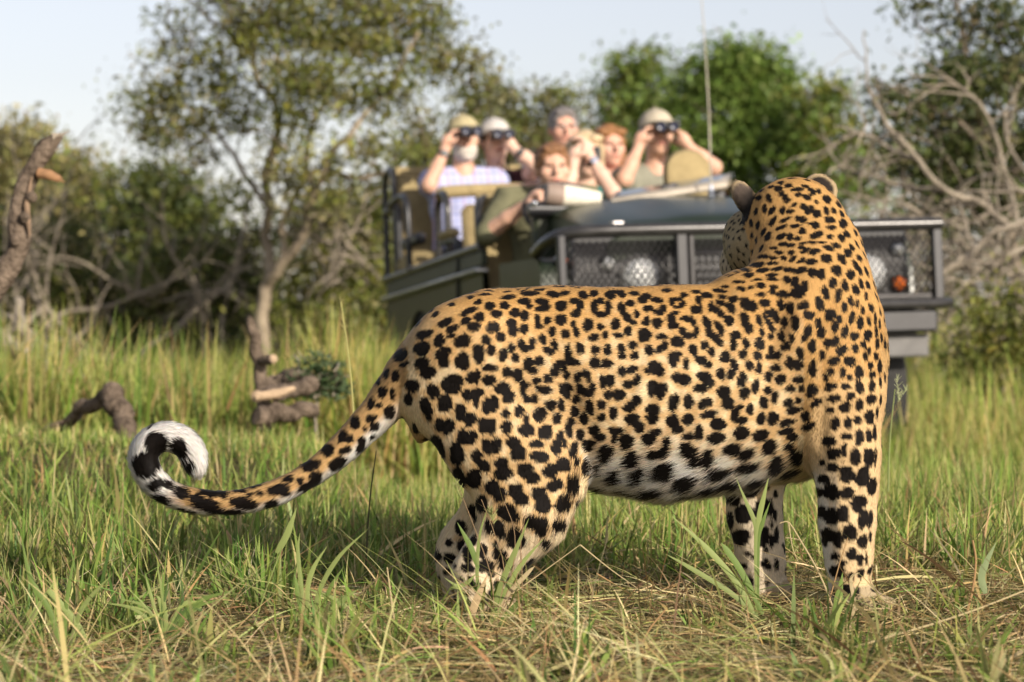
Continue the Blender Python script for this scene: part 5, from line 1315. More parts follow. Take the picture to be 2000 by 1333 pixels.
SPOTS_SIDE = '''310 20 30 12 0;410 50 25 14 0;485 30 35 10 5;550 50 35 18 5;625 25 40 12 5;640 60 25 14 0;190 55 35 15 5;255 80 40 16 10;290 130 22 25 0;265 150 38 18 0;200 130 30 20 0;340 90 18 22 0;370 75 35 12 0;405 100 18 20 0;370 120 25 10 10;500 75 20 25 20;480 135 30 22 0;510 125 14 30 0
575 115 18 30 10;600 135 24 22 0;630 95 28 16 20;690 125 22 38 -30;630 160 20 24 0;680 200 28 28 0;705 75 28 22 0;790 120 48 22 25;825 110 18 30 -20;780 80 32 14 25;870 45 28 14 0;890 95 32 22 0;935 30 20 22 0;1000 45 36 26 0;985 105 20 34 0;1040 125 22 38 0;1085 35 40 32 0
190 205 24 30 0;255 215 30 30 0;335 190 25 30 -30;350 160 35 14 -20;350 230 34 22 0;430 190 40 18 10;465 205 16 28 0;405 265 24 22 0;440 290 35 20 0;485 265 18 36 10;545 210 25 40 -25;565 270 22 45 -25;630 250 20 40 -15;600 300 25 25 30;625 330 24 20 0;605 225 14 25 -30
770 185 25 40 -15;800 255 25 25 0;790 230 36 20 20;765 215 15 30 -20;860 200 16 40 -15;895 190 12 40 -20;925 235 18 45 -20;875 270 14 25 0;925 295 18 20 0;930 155 22 25 0;955 180 22 35 0;905 150 15 15 0;1005 210 18 34 0;1070 215 22 50 -5;1120 110 36 25 -10;1150 165 34 28 0;1205 215 20 28 0;1215 100 28 42 -10
182 285 36 40 0;280 295 34 18 0;270 370 36 22 -20;300 345 20 30 10;205 375 26 32 0;375 325 40 32 20;720 285 28 24 0;705 340 20 38 0;780 335 18 32 -15;860 335 28 38 -10;990 290 20 38 0;1015 355 28 26 0;1050 305 18 28 0;1145 260 22 38 15;1125 305 16 25 15;1225 270 24 36 20
470 375 26 34 -10;535 345 24 26 0;575 385 18 30 0;515 435 36 26 20;560 460 20 22 0;350 430 30 45 0;370 400 30 18 0;425 455 20 34 0;240 470 40 30 10;220 500 40 20 0;270 500 26 32 0;375 540 36 32 20;415 550 36 36 -20;655 415 28 38 15;632 515 25 38 -5;710 460 20 38 -15;690 515 22 34 15;760 400 26 28 0;850 410 30 26 10;930 375 20 30 -10;925 410 28 22 0;970 405 18 30 0;1040 450 26 42 -20;1085 465 32 28 10;1100 395 22 38 -10;1170 350 24 42 15;1230 405 20 30 0
225 600 36 48 10;280 615 30 52 10;535 535 48 28 20;565 565 25 30 0;515 600 44 28 0;755 550 28 45 20;800 465 26 28 0;855 485 20 32 10;912 530 26 30 0;955 480 34 20 0;985 545 30 32 40;1090 548 38 20 0;1045 605 30 26 0;1108 600 18 22 0;1175 485 22 55 0;1170 615 30 42 10
350 685 30 55 15;440 680 28 46 -5;540 690 45 28 -25;560 755 50 26 -10;650 625 44 38 0;675 690 36 40 35;770 630 34 34 0;835 590 24 42 10;910 615 26 22 0;885 685 26 40 -10;950 655 20 40 10;715 755 24 40 20;805 725 25 32 0;750 790 45 20 -10;740 715 30 14 -15;1030 690 34 26 -10;1065 730 48 22 -20;1090 670 18 18 0;1195 690 34 24 -30
230 725 42 32 0;225 780 38 30 0;345 795 40 38 0;435 785 34 36 0;375 845 34 25 0;615 815 50 34 -5;605 895 55 34 0;500 865 28 45 10;435 885 34 22 0;430 960 45 40 0;460 985 40 40 -20;870 780 30 36 20;940 780 34 40 10;755 865 50 40 -10;865 880 52 34 -15;1020 805 52 20 -15;1015 855 50 18 -10;1130 765 26 30 0;1150 825 40 24 -20
205 900 42 36 -20;245 860 40 18 0;310 930 22 45 0;295 975 30 35 20;230 990 36 32 0;305 1085 62 55 15;480 1030 38 36 -25;555 1030 45 40 -20;560 980 34 20 -10;700 960 55 34 -15;785 985 55 30 -25;920 950 44 46 -10;1035 945 30 26 0;1055 890 34 25 -10;620 1095 75 35 -15;795 1060 70 28 -10;960 1045 50 52 0;1075 1005 38 50 -20;430 1150 75 42 -15;240 1200 70 34 -10;570 1180 70 22 -12;400 1235 50 22 -12;290 1245 40 15 0;700 1150 60 30 -8;850 1140 60 28 -5;1040 1095 50 20 -10
1260 335 20 30 0;1305 320 22 34 20;1345 375 36 28 -30;1300 440 35 28 -15;1280 500 20 24 0;1350 505 18 32 0;1395 440 36 30 10;1425 360 20 28 0;1450 505 28 38 0;1395 538 18 20 0;1365 265 20 40 15;1420 290 26 26 0;1475 340 18 22 0;1505 375 15 20 0;1485 410 18 26 0;1515 465 18 22 0;1525 520 20 22 0;1550 410 15 25 0;1570 470 16 38 0;1555 335 16 30 0;1455 210 22 38 0;1405 180 18 38 10;1360 120 18 30 0;1325 50 20 45 15
1280 160 30 30 -10;1270 180 22 25 0;1330 190 18 25 0;1305 235 20 34 0;1400 85 18 30 -15;1440 100 10 25 0;1470 135 14 24 0;1520 125 16 32 -20;1430 20 22 30 -15;1490 55 14 25 0;1250 35 20 40 -10;1500 285 28 32 0;1505 205 14 25 -20;1550 265 10 40 0;1580 300 10 30 0;1600 340 10 30 0;1545 190 10 34 0;1570 220 9 30 0
1250 535 12 30 0;1280 590 35 25 -20;1370 590 28 20 0;1450 595 28 38 0;1525 590 22 32 0;1575 560 10 35 0;1300 660 38 24 -15;1395 645 26 22 0;1520 665 32 30 0;1575 670 10 30 0;1365 715 34 32 0;1450 700 28 34 0;1275 730 24 20 0;1305 810 25 42 0;1385 810 25 34 0;1440 790 24 25 0;1510 770 32 42 0;1555 745 10 35 0;1450 890 28 48 10;1375 885 32 22 0;1505 880 20 38 0;1540 865 14 45 0
1270 915 40 28 -15;1300 985 42 30 -30;1360 965 18 36 15;1425 1005 32 48 0;1505 1010 32 60 -5;1545 1010 8 55 0;1290 1070 34 28 0;1375 1110 48 46 0;1470 1125 38 62 15;1240 1140 30 30 0;1230 1040 14 20 0;1285 1215 45 44 0;1375 1220 38 38 -20;1525 1180 32 55 10;1445 1280 50 48 -20;1215 1215 16 28 0'''
SPOTS_NECK = '''465 125 25 20 0;485 90 18 12 0;535 108 25 14 -15;590 132 44 12 -5;600 165 24 14 -10;655 185 28 18 20;680 135 28 14 25;690 160 20 14 0;730 145 16 18 -30;510 185 20 18 -30;530 208 28 10 -25;485 160 18 20 40;570 232 24 10 -30;632 245 22 22 0;660 275 22 20 0;685 250 12 12 0;712 215 14 14 0;785 195 30 26 20;782 272 20 26 -10;828 272 18 20 0;715 290 28 24 -20;615 328 34 22 10;495 270 16 25 45;540 275 28 12 -15;510 330 40 10 -28;485 380 34 12 -28
575 372 32 14 -8;710 365 24 24 0;665 355 10 8 0;800 332 36 20 0;815 380 34 14 0;625 403 24 22 0;715 428 46 20 -25;805 442 20 16 0;880 450 22 26 -20;890 355 28 30 25;915 425 26 18 35;485 440 34 16 -25;545 440 20 22 25;595 450 22 14 -20;430 340 14 40 30;400 440 14 30 35;425 270 14 34 35;370 410 10 30 25;860 230 14 24 -25;880 290 16 20 -25;640 110 24 10 0;405 190 15 32 -12;378 260 16 26 0;350 140 18 14 30;338 188 16 16 0
500 487 26 14 -8;545 497 28 12 -8;437 515 24 10 5;470 542 28 12 -5;435 580 24 10 0;375 570 34 14 0;330 625 40 18 -5;430 615 36 10 -3;500 580 18 14 0;550 545 20 14 -30;615 510 20 14 0;630 482 24 9 -10;690 478 28 10 0;750 478 30 8 0;640 530 34 14 -28;705 538 36 20 -8;795 515 38 18 15;845 497 30 14 20;560 585 28 12 -35;615 595 28 14 -35;680 605 36 20 -8;780 580 40 28 0;880 585 38 24 45;920 545 30 26 35;945 510 16 20 -30;995 580 16 24 -35;970 625 18 34 -20
250 655 34 12 10;275 690 36 14 -5;365 660 42 14 -12;460 650 40 12 -12;535 655 36 16 0;610 660 45 20 -15;690 675 30 30 30;748 685 26 36 10;848 660 30 36 -10;940 688 30 30 0;1000 665 14 26 -15;1042 668 12 34 -20;425 690 40 12 -10;430 717 34 10 0;525 720 26 22 10;575 735 24 32 30;640 760 28 32 0;820 740 26 32 0;900 758 20 40 -5;970 785 24 34 -25;1005 745 16 32 -10;1050 755 16 24 -20;355 758 28 18 0;230 778 28 14 15;290 770 20 12 0;440 768 32 14 5;330 720 30 8 -8;210 735 34 9 0;120 765 26 8 0'''
SPOTS_HIND = '''600 430 70 52 25;830 515 52 60 0;760 490 45 45 0;955 505 50 40 -30;660 600 60 70 0;540 540 40 60 -15;470 520 20 50 0;870 630 34 35 -30;545 710 45 40 0;590 780 45 40 0;520 640 18 20 0;330 710 35 48 0;330 805 42 28 0;450 790 50 46 0;430 690 30 40 0;200 632 25 20 0;205 735 42 32 0;185 830 24 25 0;285 650 24 40 0;280 530 35 50 0;345 900 24 35 0;400 935 30 28 0;485 985 20 25 0;445 1030 28 20 0;525 915 22 25 0;490 850 30 12 0;285 880 14 10 0;240 790 10 10 0;235 950 20 30 -20;250 1010 18 25 0;320 985 25 15 0;410 1112 22 10 0;520 1080 12 15 0'''
SPOTS_FORE = '''200 420 40 55 0;330 370 65 40 -20;440 340 18 20 0;270 535 60 60 -20;400 500 55 80 10;465 490 18 60 0;495 540 15 40 0;175 580 16 60 0;245 700 60 50 -15;410 700 40 65 15;470 730 16 45 0;505 690 18 55 0;420 890 22 34 0;445 910 16 30 0;340 845 16 14 0;300 820 18 12 0;430 790 12 14 0;505 900 18 35 0;470 600 8 30 0;260 910 30 20 0;300 1020 40 30 0;440 1030 15 15 0;145 430 8 40 0;500 390 16 30 0
1130 570 30 70 12;1185 570 18 60 8;900 550 38 60 0;985 530 42 58 0;835 520 24 45 0;880 685 45 42 0;955 715 30 60 0;1040 670 48 55 0;1130 735 34 48 0;1185 700 10 40 0;1048 820 32 38 0;1110 860 28 40 0;855 740 12 25 -20;930 840 24 25 0;1155 860 8 40 0;985 885 24 18 0;1115 960 24 34 20;1040 985 24 28 0;950 950 50 40 0;1000 1080 40 45 0;1095 1095 18 30 0;1058 1075 10 15 0;1100 1185 14 18 30;1050 1160 18 10 0;1128 1150 8 8 0'''
SPOTS_TAIL = '''1845 115 55 35 -40;1865 170 36 20 -20;1750 230 22 38 20;1700 285 20 30 20;1810 245 32 40 20;1725 350 34 42 0;1790 360 20 45 0;1650 425 26 50 20;1700 435 24 22 0;1770 480 42 48 0;1600 400 15 45 30;1570 450 15 35 30;1545 550 40 45 0;1650 520 44 26 -25;1610 590 18 18 0;1670 575 40 30 -35;1590 670 30 38 20;1580 715 40 25 -35;1660 640 15 25 40;1465 640 34 45 30;1510 655 34 30 -30;1370 730 50 45 -10;1480 730 44 25 -20;1415 610 15 35 40;1310 720 12 30 40;1430 815 70 40 -30;1400 890 50 15 -30;1260 830 78 36 -25;1220 800 50 14 -30;1290 905 50 45 -20;1190 930 32 25 -30;1240 965 80 28 -25;1110 875 40 14 -20;1115 920 40 25 -10
1050 985 80 40 -10;1095 1005 40 28 -10;1000 930 40 14 -15;1010 1080 50 38 -15;930 1010 28 18 0;865 1020 26 16 -10;900 965 45 12 -12;800 995 55 16 -5;830 1075 100 42 5;750 1060 28 22 0;740 1130 90 28 0;600 1010 90 25 10;690 1020 40 25 10;605 1045 15 10 0;590 1090 115 45 12;520 1050 50 40 15;455 1120 70 18 12;250 960 50 50 20;300 1050 70 35 25;420 1010 60 40 25;330 960 50 22 30;135 940 30 35 30;185 830 88 80 0;245 690 72 78 -15;395 715 50 72 -20;455 832 50 42 -15;500 888 45 16 0'''
def read_spots():
    out = []
    for txt, ox, oy, sc, y0, y1 in ((SPOTS_FLANK, 760, 560, 3.03, 0, 9999), (SPOTS_SIDE, 1200, 560, 3.03, 0, 9999), (SPOTS_NECK, 1380, 330, 3.333, 0, 790),
                                    (SPOTS_HIND, 820, 880, 3.507, 0, 9999), (SPOTS_FORE, 1380, 860, 3.7025, 0, 9999), (SPOTS_TAIL, 230, 660, 3.333, 0, 9999)):
        for s in txt.replace('\n', ';').split(';'):
            x, y, a, b, t = map(float, s.split())
            if y0 <= y <= y1: out.append((ox + x / sc, oy + y / sc, a / sc, b / sc, t))
    return out

# ================================================================== THE LEOPARD
def build_leopard():
    FUR = 4.0                                   # px of fur on top of the skin
    LY = 4.97
    def L(px, py, dy): return at(px, py, LY + dy)
    prims = []                                  # (kind, data, k, region, flow)
    def chain(pts, region, k=0.03, sc=(1, 1, 1)):
        """pts: (px, py, radius px, dy)"""
        for p, q in zip(pts[:-1], pts[1:]):
            a, b = L(p[0], p[1], p[3]), L(q[0], q[1], q[3])
            ra, rb = (p[2] - FUR) * (LY + p[3]) / 5000, (q[2] - FUR) * (LY + q[3]) / 5000
            prims.append(('c', (a, b, ra, rb, sc), k, region, b - a))
    def ell(px, py, dy, r, region, k=0.03, rotm=None, flow=(-1, 0, -0.2)):
        prims.append(('e', (L(px, py, dy), np.array(r), rotm), k, region, np.array(flow, float)))
    # trunk, drawn from the neck base to the rump so the coat lies backwards
    s = (1, 0.68, 1)
    chain([(1598, 700, 128, -0.0), (1520, 722, 180, -0.0), (1420, 752, 190, 0), (1300, 764, 199, 0), (1160, 752, 185, 0),
           (1060, 732, 166, 0), (970, 722, 148, 0), (900, 735, 122, 0), (862, 748, 100, 0)], 'torso', 0.03, s)
    ell(1600, 665, 0.0, (0.112, 0.112, 0.155), 'shoulder', 0.05, None, (-0.5, 0, -1))
    ell(1618, 745, -0.035, (0.098, 0.095, 0.165), 'shoulder', 0.04, None, (-0.3, 0, -1))
    ell(1560, 770, 0.04, (0.10, 0.09, 0.15), 'torso', 0.05, None, (-0.5, 0, -1))
    ell(1505, 610, 0.0, (0.10, 0.085, 0.070), 'shoulder', 0.05, euler_m(0, 24, 0), (-1, 0, -0.2))
    # rump and hips
    ell(930, 690, -0.045, (0.115, 0.075, 0.095), 'rump', 0.05, None, (-1, 0, -0.5))
    # nape and neck, carried away from the camera
    chain([(1556, 442, 92, 0.12), (1578, 500, 102, 0.085), (1584, 560, 112, 0.04), (1592, 620, 124, 0.0)], 'neck', 0.035, (1, 0.85, 1))
    # skull turned away to the vehicle: muzzle points to the left, down and away
    ell(1548, 428, 0.14, (0.088, 0.092, 0.074), 'head', 0.03, euler_m(0, 0, 25), (0.8, -0.5, -0.1))
    ell(1478, 462, 0.20, (0.062, 0.08, 0.060), 'face', 0.03, euler_m(0, 0, 25), (0.8, -0.4, -0.2))
    ell(1470, 492, 0.16, (0.050, 0.06, 0.050), 'face', 0.03, None, (0.8, -0.4, -0.2))
    ell(1448, 512, 0.25, (0.040, 0.05, 0.036), 'muzzle', 0.03, euler_m(0, 0, 35), (0.7, -0.5, 0.2))
    ell(1440, 530, 0.24, (0.028, 0.035, 0.022), 'muzzle', 0.02, None, (0.7, -0.5, -0.2))
    # ears: cupped, seen from behind
    ell(1453, 386, 0.135, (0.0225, 0.011, 0.039), 'ear', 0.006, euler_m(-12, -25, 12), (-0.5, 0.1, 1))
    ell(1478, 420, 0.13, (0.016, 0.016, 0.030), 'ear', 0.02, euler_m(-12, -30, 12), (-0.5, 0.1, 1))
    ell(1604, 368, 0.155, (0.035, 0.011, 0.028), 'ear', 0.006, euler_m(-10, 38, -12), (0.5, 0.1, 1))
    # near foreleg
    n = -0.075
    chain([(1640, 790, 92, n + 0.02), (1652, 880, 66, n), (1656, 950, 58, n), (1655, 1020, 54, n), (1658, 1085, 45, n), (1658, 1130, 38, n), (1662, 1160, 40, n)], 'foreleg', 0.03)
    ell(1684, 1172, n - 0.01, (0.050, 0.042, 0.026), 'paw', 0.02, euler_m(0, 10, 0), (1, 0, -0.2))
    for dx, dyy in ((1722, -0.03), (1728, -0.008), (1722, 0.016)):
        ell(dx, 1180, n + dyy, (0.022, 0.014, 0.016), 'paw', 0.012, None, (1, 0, -0.3))
    # far foreleg, set back under the chest
    f = 0.085
    chain([(1500, 860, 70, f - 0.01), (1474, 935, 57, f), (1474, 1010, 52, f), (1484, 1075, 46, f), (1490, 1120, 41, f), (1490, 1150, 42, f)], 'foreleg', 0.03)
    ell(1506, 1160, f, (0.048, 0.042, 0.028), 'paw', 0.02, None, (1, 0, -0.2))
    # near hind leg: thigh, knee, hock, metatarsus, paw
    n = -0.085
    sc2 = (1, 0.62, 1)
    chain([(915, 775, 106, -0.045), (975, 858, 106, -0.062), (1012, 918, 102, -0.07)], 'thigh', 0.03, sc2)
    ell(1066, 900, -0.055, (0.086, 0.060, 0.105), 'thigh', 0.03, euler_m(0, 14, 0), (-0.35, 0, -1))
    chain([(1036, 928, 104, -0.07), (1024, 998, 84, n), (984, 1058, 58, n), (948, 1104, 47, n)], 'thigh', 0.025, (1, 0.7, 1))
    chain([(938, 1092, 44, n), (928, 1120, 46, n), (934, 1150, 44, n), (940, 1180, 42, n)], 'hindfoot', 0.02)
    ell(958, 1184, n - 0.008, (0.052, 0.040, 0.024), 'paw', 0.02, None, (1, 0, -0.2))
    for dx, dyy in ((996, -0.022), (1002, 0.0), (996, 0.02)):
        ell(dx, 1190, n + dyy, (0.020, 0.013, 0.014), 'paw', 0.012, None, (1, 0, -0.3))
    # far hind leg, a little further back
    f = 0.07
    chain([(955, 830, 88, 0.05), (985, 930, 72, 0.06), (956, 1000, 48, f), (908, 1058, 41, f), (892, 1088, 40, f)], 'thigh', 0.03, (1, 0.7, 1))
    chain([(893, 1080, 37, f), (893, 1120, 35, f), (899, 1160, 32, f), (904, 1176, 32, f)], 'hindfoot', 0.02)
    ell(925, 1176, f, (0.046, 0.036, 0.022), 'paw', 0.02, None, (1, 0, -0.2))
    # scrotum and groin skin
    ell(822, 832, 0.0, (0.019, 0.022, 0.032), 'groin', 0.015, None, (0, 0, -1))
    # tail
    tail = np.array([(862, 690, 62), (812, 728, 58), (782, 758, 47), (753, 790, 41), (715, 830, 36), (672, 873, 32), (632, 908, 28.5), (592, 936, 26), (556, 954, 26), (521, 967, 26),
                     (480, 977, 25), (440, 981, 25), (405, 981, 25.5), (375, 976, 26), (340, 965, 26.5), (312, 948, 27), (292, 927, 28), (282, 903, 29), (284, 880, 29.5),
                     (298, 863, 29.5), (320, 854, 29.5), (343, 857, 30), (362, 868, 30), (374, 884, 29.5), (381, 902, 26), (384, 914, 19)], float)
    td = np.interp(np.arange(len(tail)), [0, 3, 8, 13, 25], [0, 0, -0.02, -0.03, -0.055])
    tsp = spline(np.column_stack([tail, td]), 72)
    tsp[:, 2] -= 2.5 * np.linspace(0, 1, 72)
    chain([tuple(p) for p in tsp], 'tail', 0.006)

    lo, hi = np.array([-0.78, LY - 0.27, -0.03]), np.array([0.80, LY + 0.37, 0.90])
    F = Field(lo, hi, 0.0056)
    for kind, d, k, reg, fl in prims:
        if kind == 'c': F.cone(*d[:4], k=k, sc=d[4])
        else: F.ell(d[0], d[1], k=k, rotm=d[2])
    V, Q = F.mesh()
    # loose skin: soft folds
    Pn = V.copy()
    # vertex normals
    def normals(V, Q):
        fn = np.cross(V[Q[:, 2]] - V[Q[:, 0]], V[Q[:, 3]] - V[Q[:, 1]])
        nn = np.zeros_like(V)
        for c in range(4): np.add.at(nn, Q[:, c], fn)
        return nn / (np.linalg.norm(nn, axis=1, keepdims=True) + 1e-12), np.linalg.norm(fn, axis=1) / 2
    NV, _ = normals(V, Q)
    def elev(P): return 1000 + P[:, 0] / P[:, 1] * 5000, 620 - (P[:, 2] - CAM_H) / P[:, 1] * 5000
    ex, ey = elev(V)
    disp = 0.004 * (vnoise(V, 14) - 0.5) + 0.0022 * (vnoise(V, 34) - 0.5)
    # folds at the nape / shoulder and at the flank
    fold = np.exp(-((ex - 1560) / 90) ** 2 - ((ey - 520) / 60) ** 2)
    disp += fold * 0.0016 * np.sin((ey + 0.30 * (ex - 1560)) / 8.5)
    fold = np.exp(-((ex - 1125) / 60) ** 2 - ((ey - 800) / 110) ** 2)
    disp += fold * 0.0022 * np.sin((ex - 0.35 * (ey - 800)) / 14.0)
    def bump(cx, cy, rx, ry, h, ang=0.0):
        c_, s_ = math.cos(R(ang)), math.sin(R(ang))
        u_ = (ex - cx) * c_ + (ey - cy) * s_; v_ = -(ex - cx) * s_ + (ey - cy) * c_
        return h * np.exp(-(u_ / rx) ** 2 - (v_ / ry) ** 2) * (NV[:, 1] < 0.3)
    disp += bump(1560, 625, 26, 75, 0.012, 20) + bump(1600, 760, 40, 90, 0.006) - bump(1505, 700, 26, 110, 0.010, 12)      # shoulder blade and the hollow behind it
    disp += bump(930, 640, 60, 26, 0.009, -25) - bump(1105, 770, 34, 90, 0.012, -12) + bump(1010, 850, 40, 90, 0.006, -20)   # hip bone, hollow of the flank, thigh muscle
    disp -= bump(985, 1010, 14, 70, 0.006, 30)
    for k in range(6): disp += bump(1250 + 42 * k, 780, 11, 95, 0.0028, 14)                                                  # ribs
    disp += bump(1640, 1010, 10, 90, 0.004) - bump(1676, 990, 8, 90, 0.003)
    cr = np.exp(-((ex - 1606) / 14) ** 2) * np.clip((ey - 640) / 120, 0, 1) * np.clip((920 - ey) / 40, 0, 1)
    disp -= cr * 0.005
    disp -= 0.008 * np.exp(-((ex - (1146 + (ey - 900) * -0.15)) / 16) ** 2) * np.clip((ey - 780) / 100, 0, 1) * np.clip((960 - ey) / 20, 0, 1)
    V = V + NV * disp[:, None]
    NV, FA = normals(V, Q)

    # ---- which region and which way the coat lies
    regs = ['torso', 'shoulder', 'rump', 'neck', 'head', 'face', 'muzzle', 'ear', 'foreleg', 'paw', 'thigh', 'hindfoot', 'groin', 'tail']
    best = np.full(len(V), 9.0); rid = np.zeros(len(V), int); flow = np.zeros_like(V); wsum = np.zeros(len(V))
    for kind, d, k, reg, fl in prims:
        if kind == 'c': dd = sd_cone(V, d[0], d[1], d[2], d[3], d[4])
        else: dd = sd_ell(V, d[0], d[1], d[2])
        if reg == 'ear': dd = dd - 0.004
        m = dd < best
        best = np.where(m, dd, best); rid[m] = regs.index(reg)
        w = np.exp(-np.clip(dd, -0.02, 1) / 0.012)
        flow += w[:, None] * (fl / np.linalg.norm(fl)); wsum += w
    # neighbours share the flow
    KD = kdtree.KDTree(len(V))
    for i, v in enumerate(V): KD.insert(v, i)
    KD.balance()
    flow = flow - NV * (flow * NV).sum(1, keepdims=True)
    flow[:, 2] -= 0.15
    flow /= np.linalg.norm(flow, axis=1, keepdims=True) + 1e-9

    # ---- roots of the fur
    tri = np.concatenate([Q[:, [0, 1, 2]], Q[:, [0, 2, 3]]])
    ta = np.linalg.norm(np.cross(V[tri[:, 1]] - V[tri[:, 0]], V[tri[:, 2]] - V[tri[:, 0]]), axis=1) / 2
    tn = NV[tri].mean(1)
    dens = np.where(tn[:, 1] < 0.35, 1.0, 0.4)
    NH = 430000
    pick = rng.choice(len(tri), NH, p=ta * dens / (ta * dens).sum())
    r1, r2 = rng.random(NH), rng.random(NH); fl_ = r1 + r2 > 1; r1[fl_], r2[fl_] = 1 - r1[fl_], 1 - r2[fl_]
    w = np.stack([1 - r1 - r2, r1, r2], 1)[..., None]
    T = tri[pick]
    root = (V[T] * w).sum(1); hn = (NV[T] * w).sum(1); hn /= np.linalg.norm(hn, axis=1, keepdims=True)
    hf = (flow[T] * w).sum(1); hf -= hn * (hf * hn).sum(1, keepdims=True); hf /= np.linalg.norm(hf, axis=1, keepdims=True) + 1e-9
    hr = rid[T[:, 0]]

    t = regs.index
    # ---- strands
    x, y = elev(root)
    ln = np.full(NH, 0.012)
    hb = np.isin(hr, [t('torso'), t('rump'), t('shoulder')])
    ln = np.where(hb, 0.0062 + 0.026 * np.clip((y - 850) / 90, 0, 1) * (x < 1600), ln)
    ln = np.where(hr == t('thigh'), 0.0065 + 0.004 * np.clip((y - 960) / 60, 0, 1), ln)
    ln = np.where((hr == t('thigh')) & (hn[:, 0] > 0.5), 0.015, ln)
    ln = np.where(np.isin(hr, [t('foreleg'), t('hindfoot'), t('paw')]), 0.006, ln)
    ln = np.where(hr == t('neck'), 0.0062, ln)
    ln = np.where(np.isin(hr, [t('head'), t('face'), t('muzzle')]), 0.0055, ln)
    ln = np.where(np.isin(hr, [t('ear'), t('groin')]), 0.0065, ln)
    tmh = hr == t('tail')
    ln[tmh] = 0.009 + 0.007 * np.clip((650 - x[tmh]) / 300, 0, 1)
    ln *= rng.uniform(0.65, 1.3, NH)
    # ---- rosettes: where they sit on the skin
    def along_tail(P):
        tp = np.array([L(p[0], p[1], p[3]) for p in tsp])
        d = np.linalg.norm(P[:, None] - tp[None], axis=2)
        j = d.argmin(1)
        seg = np.concatenate([[0], np.cumsum(np.linalg.norm(np.diff(tp, axis=0), axis=1))])
        tt = np.gradient(tp, axis=0); tt /= np.linalg.norm(tt, axis=1, keepdims=True)
        s = seg[j] + ((P - tp[j]) * tt[j]).sum(1)
        return s, seg[-1], P - tp[j], tt[j]
    def spacing(P, rg, nrm):
        x, y = elev(P)
        s = np.full(len(P), 0.050)
        ros = np.zeros(len(P))                         # 1 = open rosette, 0 = solid spot
        t = regs.index
        body = np.isin(rg, [t('torso'), t('rump'), t('shoulder')])
        back = np.clip((nrm[:, 2] - 0.55) / 0.3, 0, 1)
        flank = np.clip((x - 960) / 120, 0, 1) * np.clip((1560 - x) / 90, 0, 1)
        s = np.where(body, 0.036 + 0.018 * flank * (1 - back) - 0.008 * back, s)
        ros = np.where(body, flank * (1 - 0.35 * back) * np.clip((905 - y) / 80, 0.0, 1), ros)
        shl = np.clip((x - 1470) / 100, 0, 1)
        s = np.where(body, s * (1 - 0.24 * shl * (y < 900)), s)
        s = np.where(rg == t('thigh'), 0.043 + 0.006 * np.clip((y - 850) / 150, 0, 1), s)
        s = np.where(rg == t('thigh'), np.where(y > 1050, 0.040, s), s)
        ros = np.where(rg == t('thigh'), np.clip((870 - y) / 140, 0, 1) * 0.55, ros)
        s = np.where(rg == t('neck'), 0.0255, s)
        s = np.where(rg == t('head'), 0.022, s)
        s = np.where(rg == t('face'), 0.0155, s)
        s = np.where(rg == t('muzzle'), 0.012, s)
        s = np.where(rg == t('foreleg'), np.where(y < 880, 0.031, np.where(y < 1060, 0.041, 0.032)), s)
        s = np.where(rg == t('hindfoot'), 0.033, s)
        s = np.where(rg == t('paw'), 0.022, s)
        s = np.where(rg == t('tail'), 0.036, s)
        s = np.where(rg == t('ear'), 9, s); s = np.where(rg == t('groin'), 9, s)
        return s, ros
    cand = rng.permutation(NH)[:60000]
    S_all, R_all = spacing(root[cand], hr[cand], hn[cand])
    cell = 0.06; grid = {}; seeds = []
    # large spots are laid first, the small ones fill in
    for c_i in range(len(cand)):
        s = S_all[c_i]
        if s > 1: continue
        p = root[cand[c_i]]; key = tuple((p // cell).astype(int)); ok = True
        for dx in (-1, 0, 1):
            for dy in (-1, 0, 1):
                for dz in (-1, 0, 1):
                    for q, sq in grid.get((key[0] + dx, key[1] + dy, key[2] + dz), ()):
                        if (p[0] - q[0]) ** 2 + (p[1] - q[1]) ** 2 + (p[2] - q[2]) ** 2 < (0.5 * (s + sq)) ** 2: ok = False; break
                    if not ok: break
                if not ok: break
            if not ok: break
        if ok:
            grid.setdefault(key, []).append((p, s)); seeds.append((cand[c_i], s, R_all[c_i]))

    allp = np.concatenate([root + hf * (ln * 0.5)[:, None], V]); alln = np.concatenate([hn, NV]); allr = np.concatenate([hr, rid])
    ax_, ay_ = elev(allp)
    kd2 = kdtree.KDTree(len(allp))
    for i, v in enumerate(allp): kd2.insert(v, i)
    kd2.balance()
    black = np.full(len(allp), -9.0)       # >0 inside a spot, in metres
    inner = np.zeros(len(allp))
    wob = np.stack([vnoise(allp, 75), vnoise(allp, 75, 17.3), vnoise(allp, 75, 41.1)], 1) - 0.5
    wp = allp + wob * 0.0014
    jit = 0.0008 * rng.standard_normal(len(allp))
    srng = np.random.default_rng(77)
    from mathutils.bvhtree import BVHTree
    bvh = BVHTree.FromPolygons([tuple(v) for v in V], [tuple(q) for q in Q])
    org = Vector((0, 0, CAM_H))
    placed = []
    near = np.zeros(len(allp))
    for (sx, sy, a, b, tr) in read_spots():
        d = Vector(at(sx, sy, 1.0)) - org
        hit = bvh.ray_cast(org, d.normalized())
        if hit[0] is None: continue
        c = np.array(hit[0]); u = c[1] / 5000
        if not (LY - 0.4 < c[1] < LY + 0.4): continue
        placed.append(c)
        g = 1.06 if sy < 560 else (1.02 if sx < 360 and sy < 935 else 0.90 if sx < 790 else 1.12 if sy > 1000 else 1.03)
        a, b = (a * g + 0.7) * u, (b * g + 0.7) * u
        hits = kd2.find_range(c, max(a, b) * 1.4 + 0.008)
        I = np.fromiter((h[1] for h in hits), int, len(hits))
        if len(I) == 0: continue
        I = I[(alln[I] @ np.array(hit[1])) > 0.05]
        d = wp[I] - c
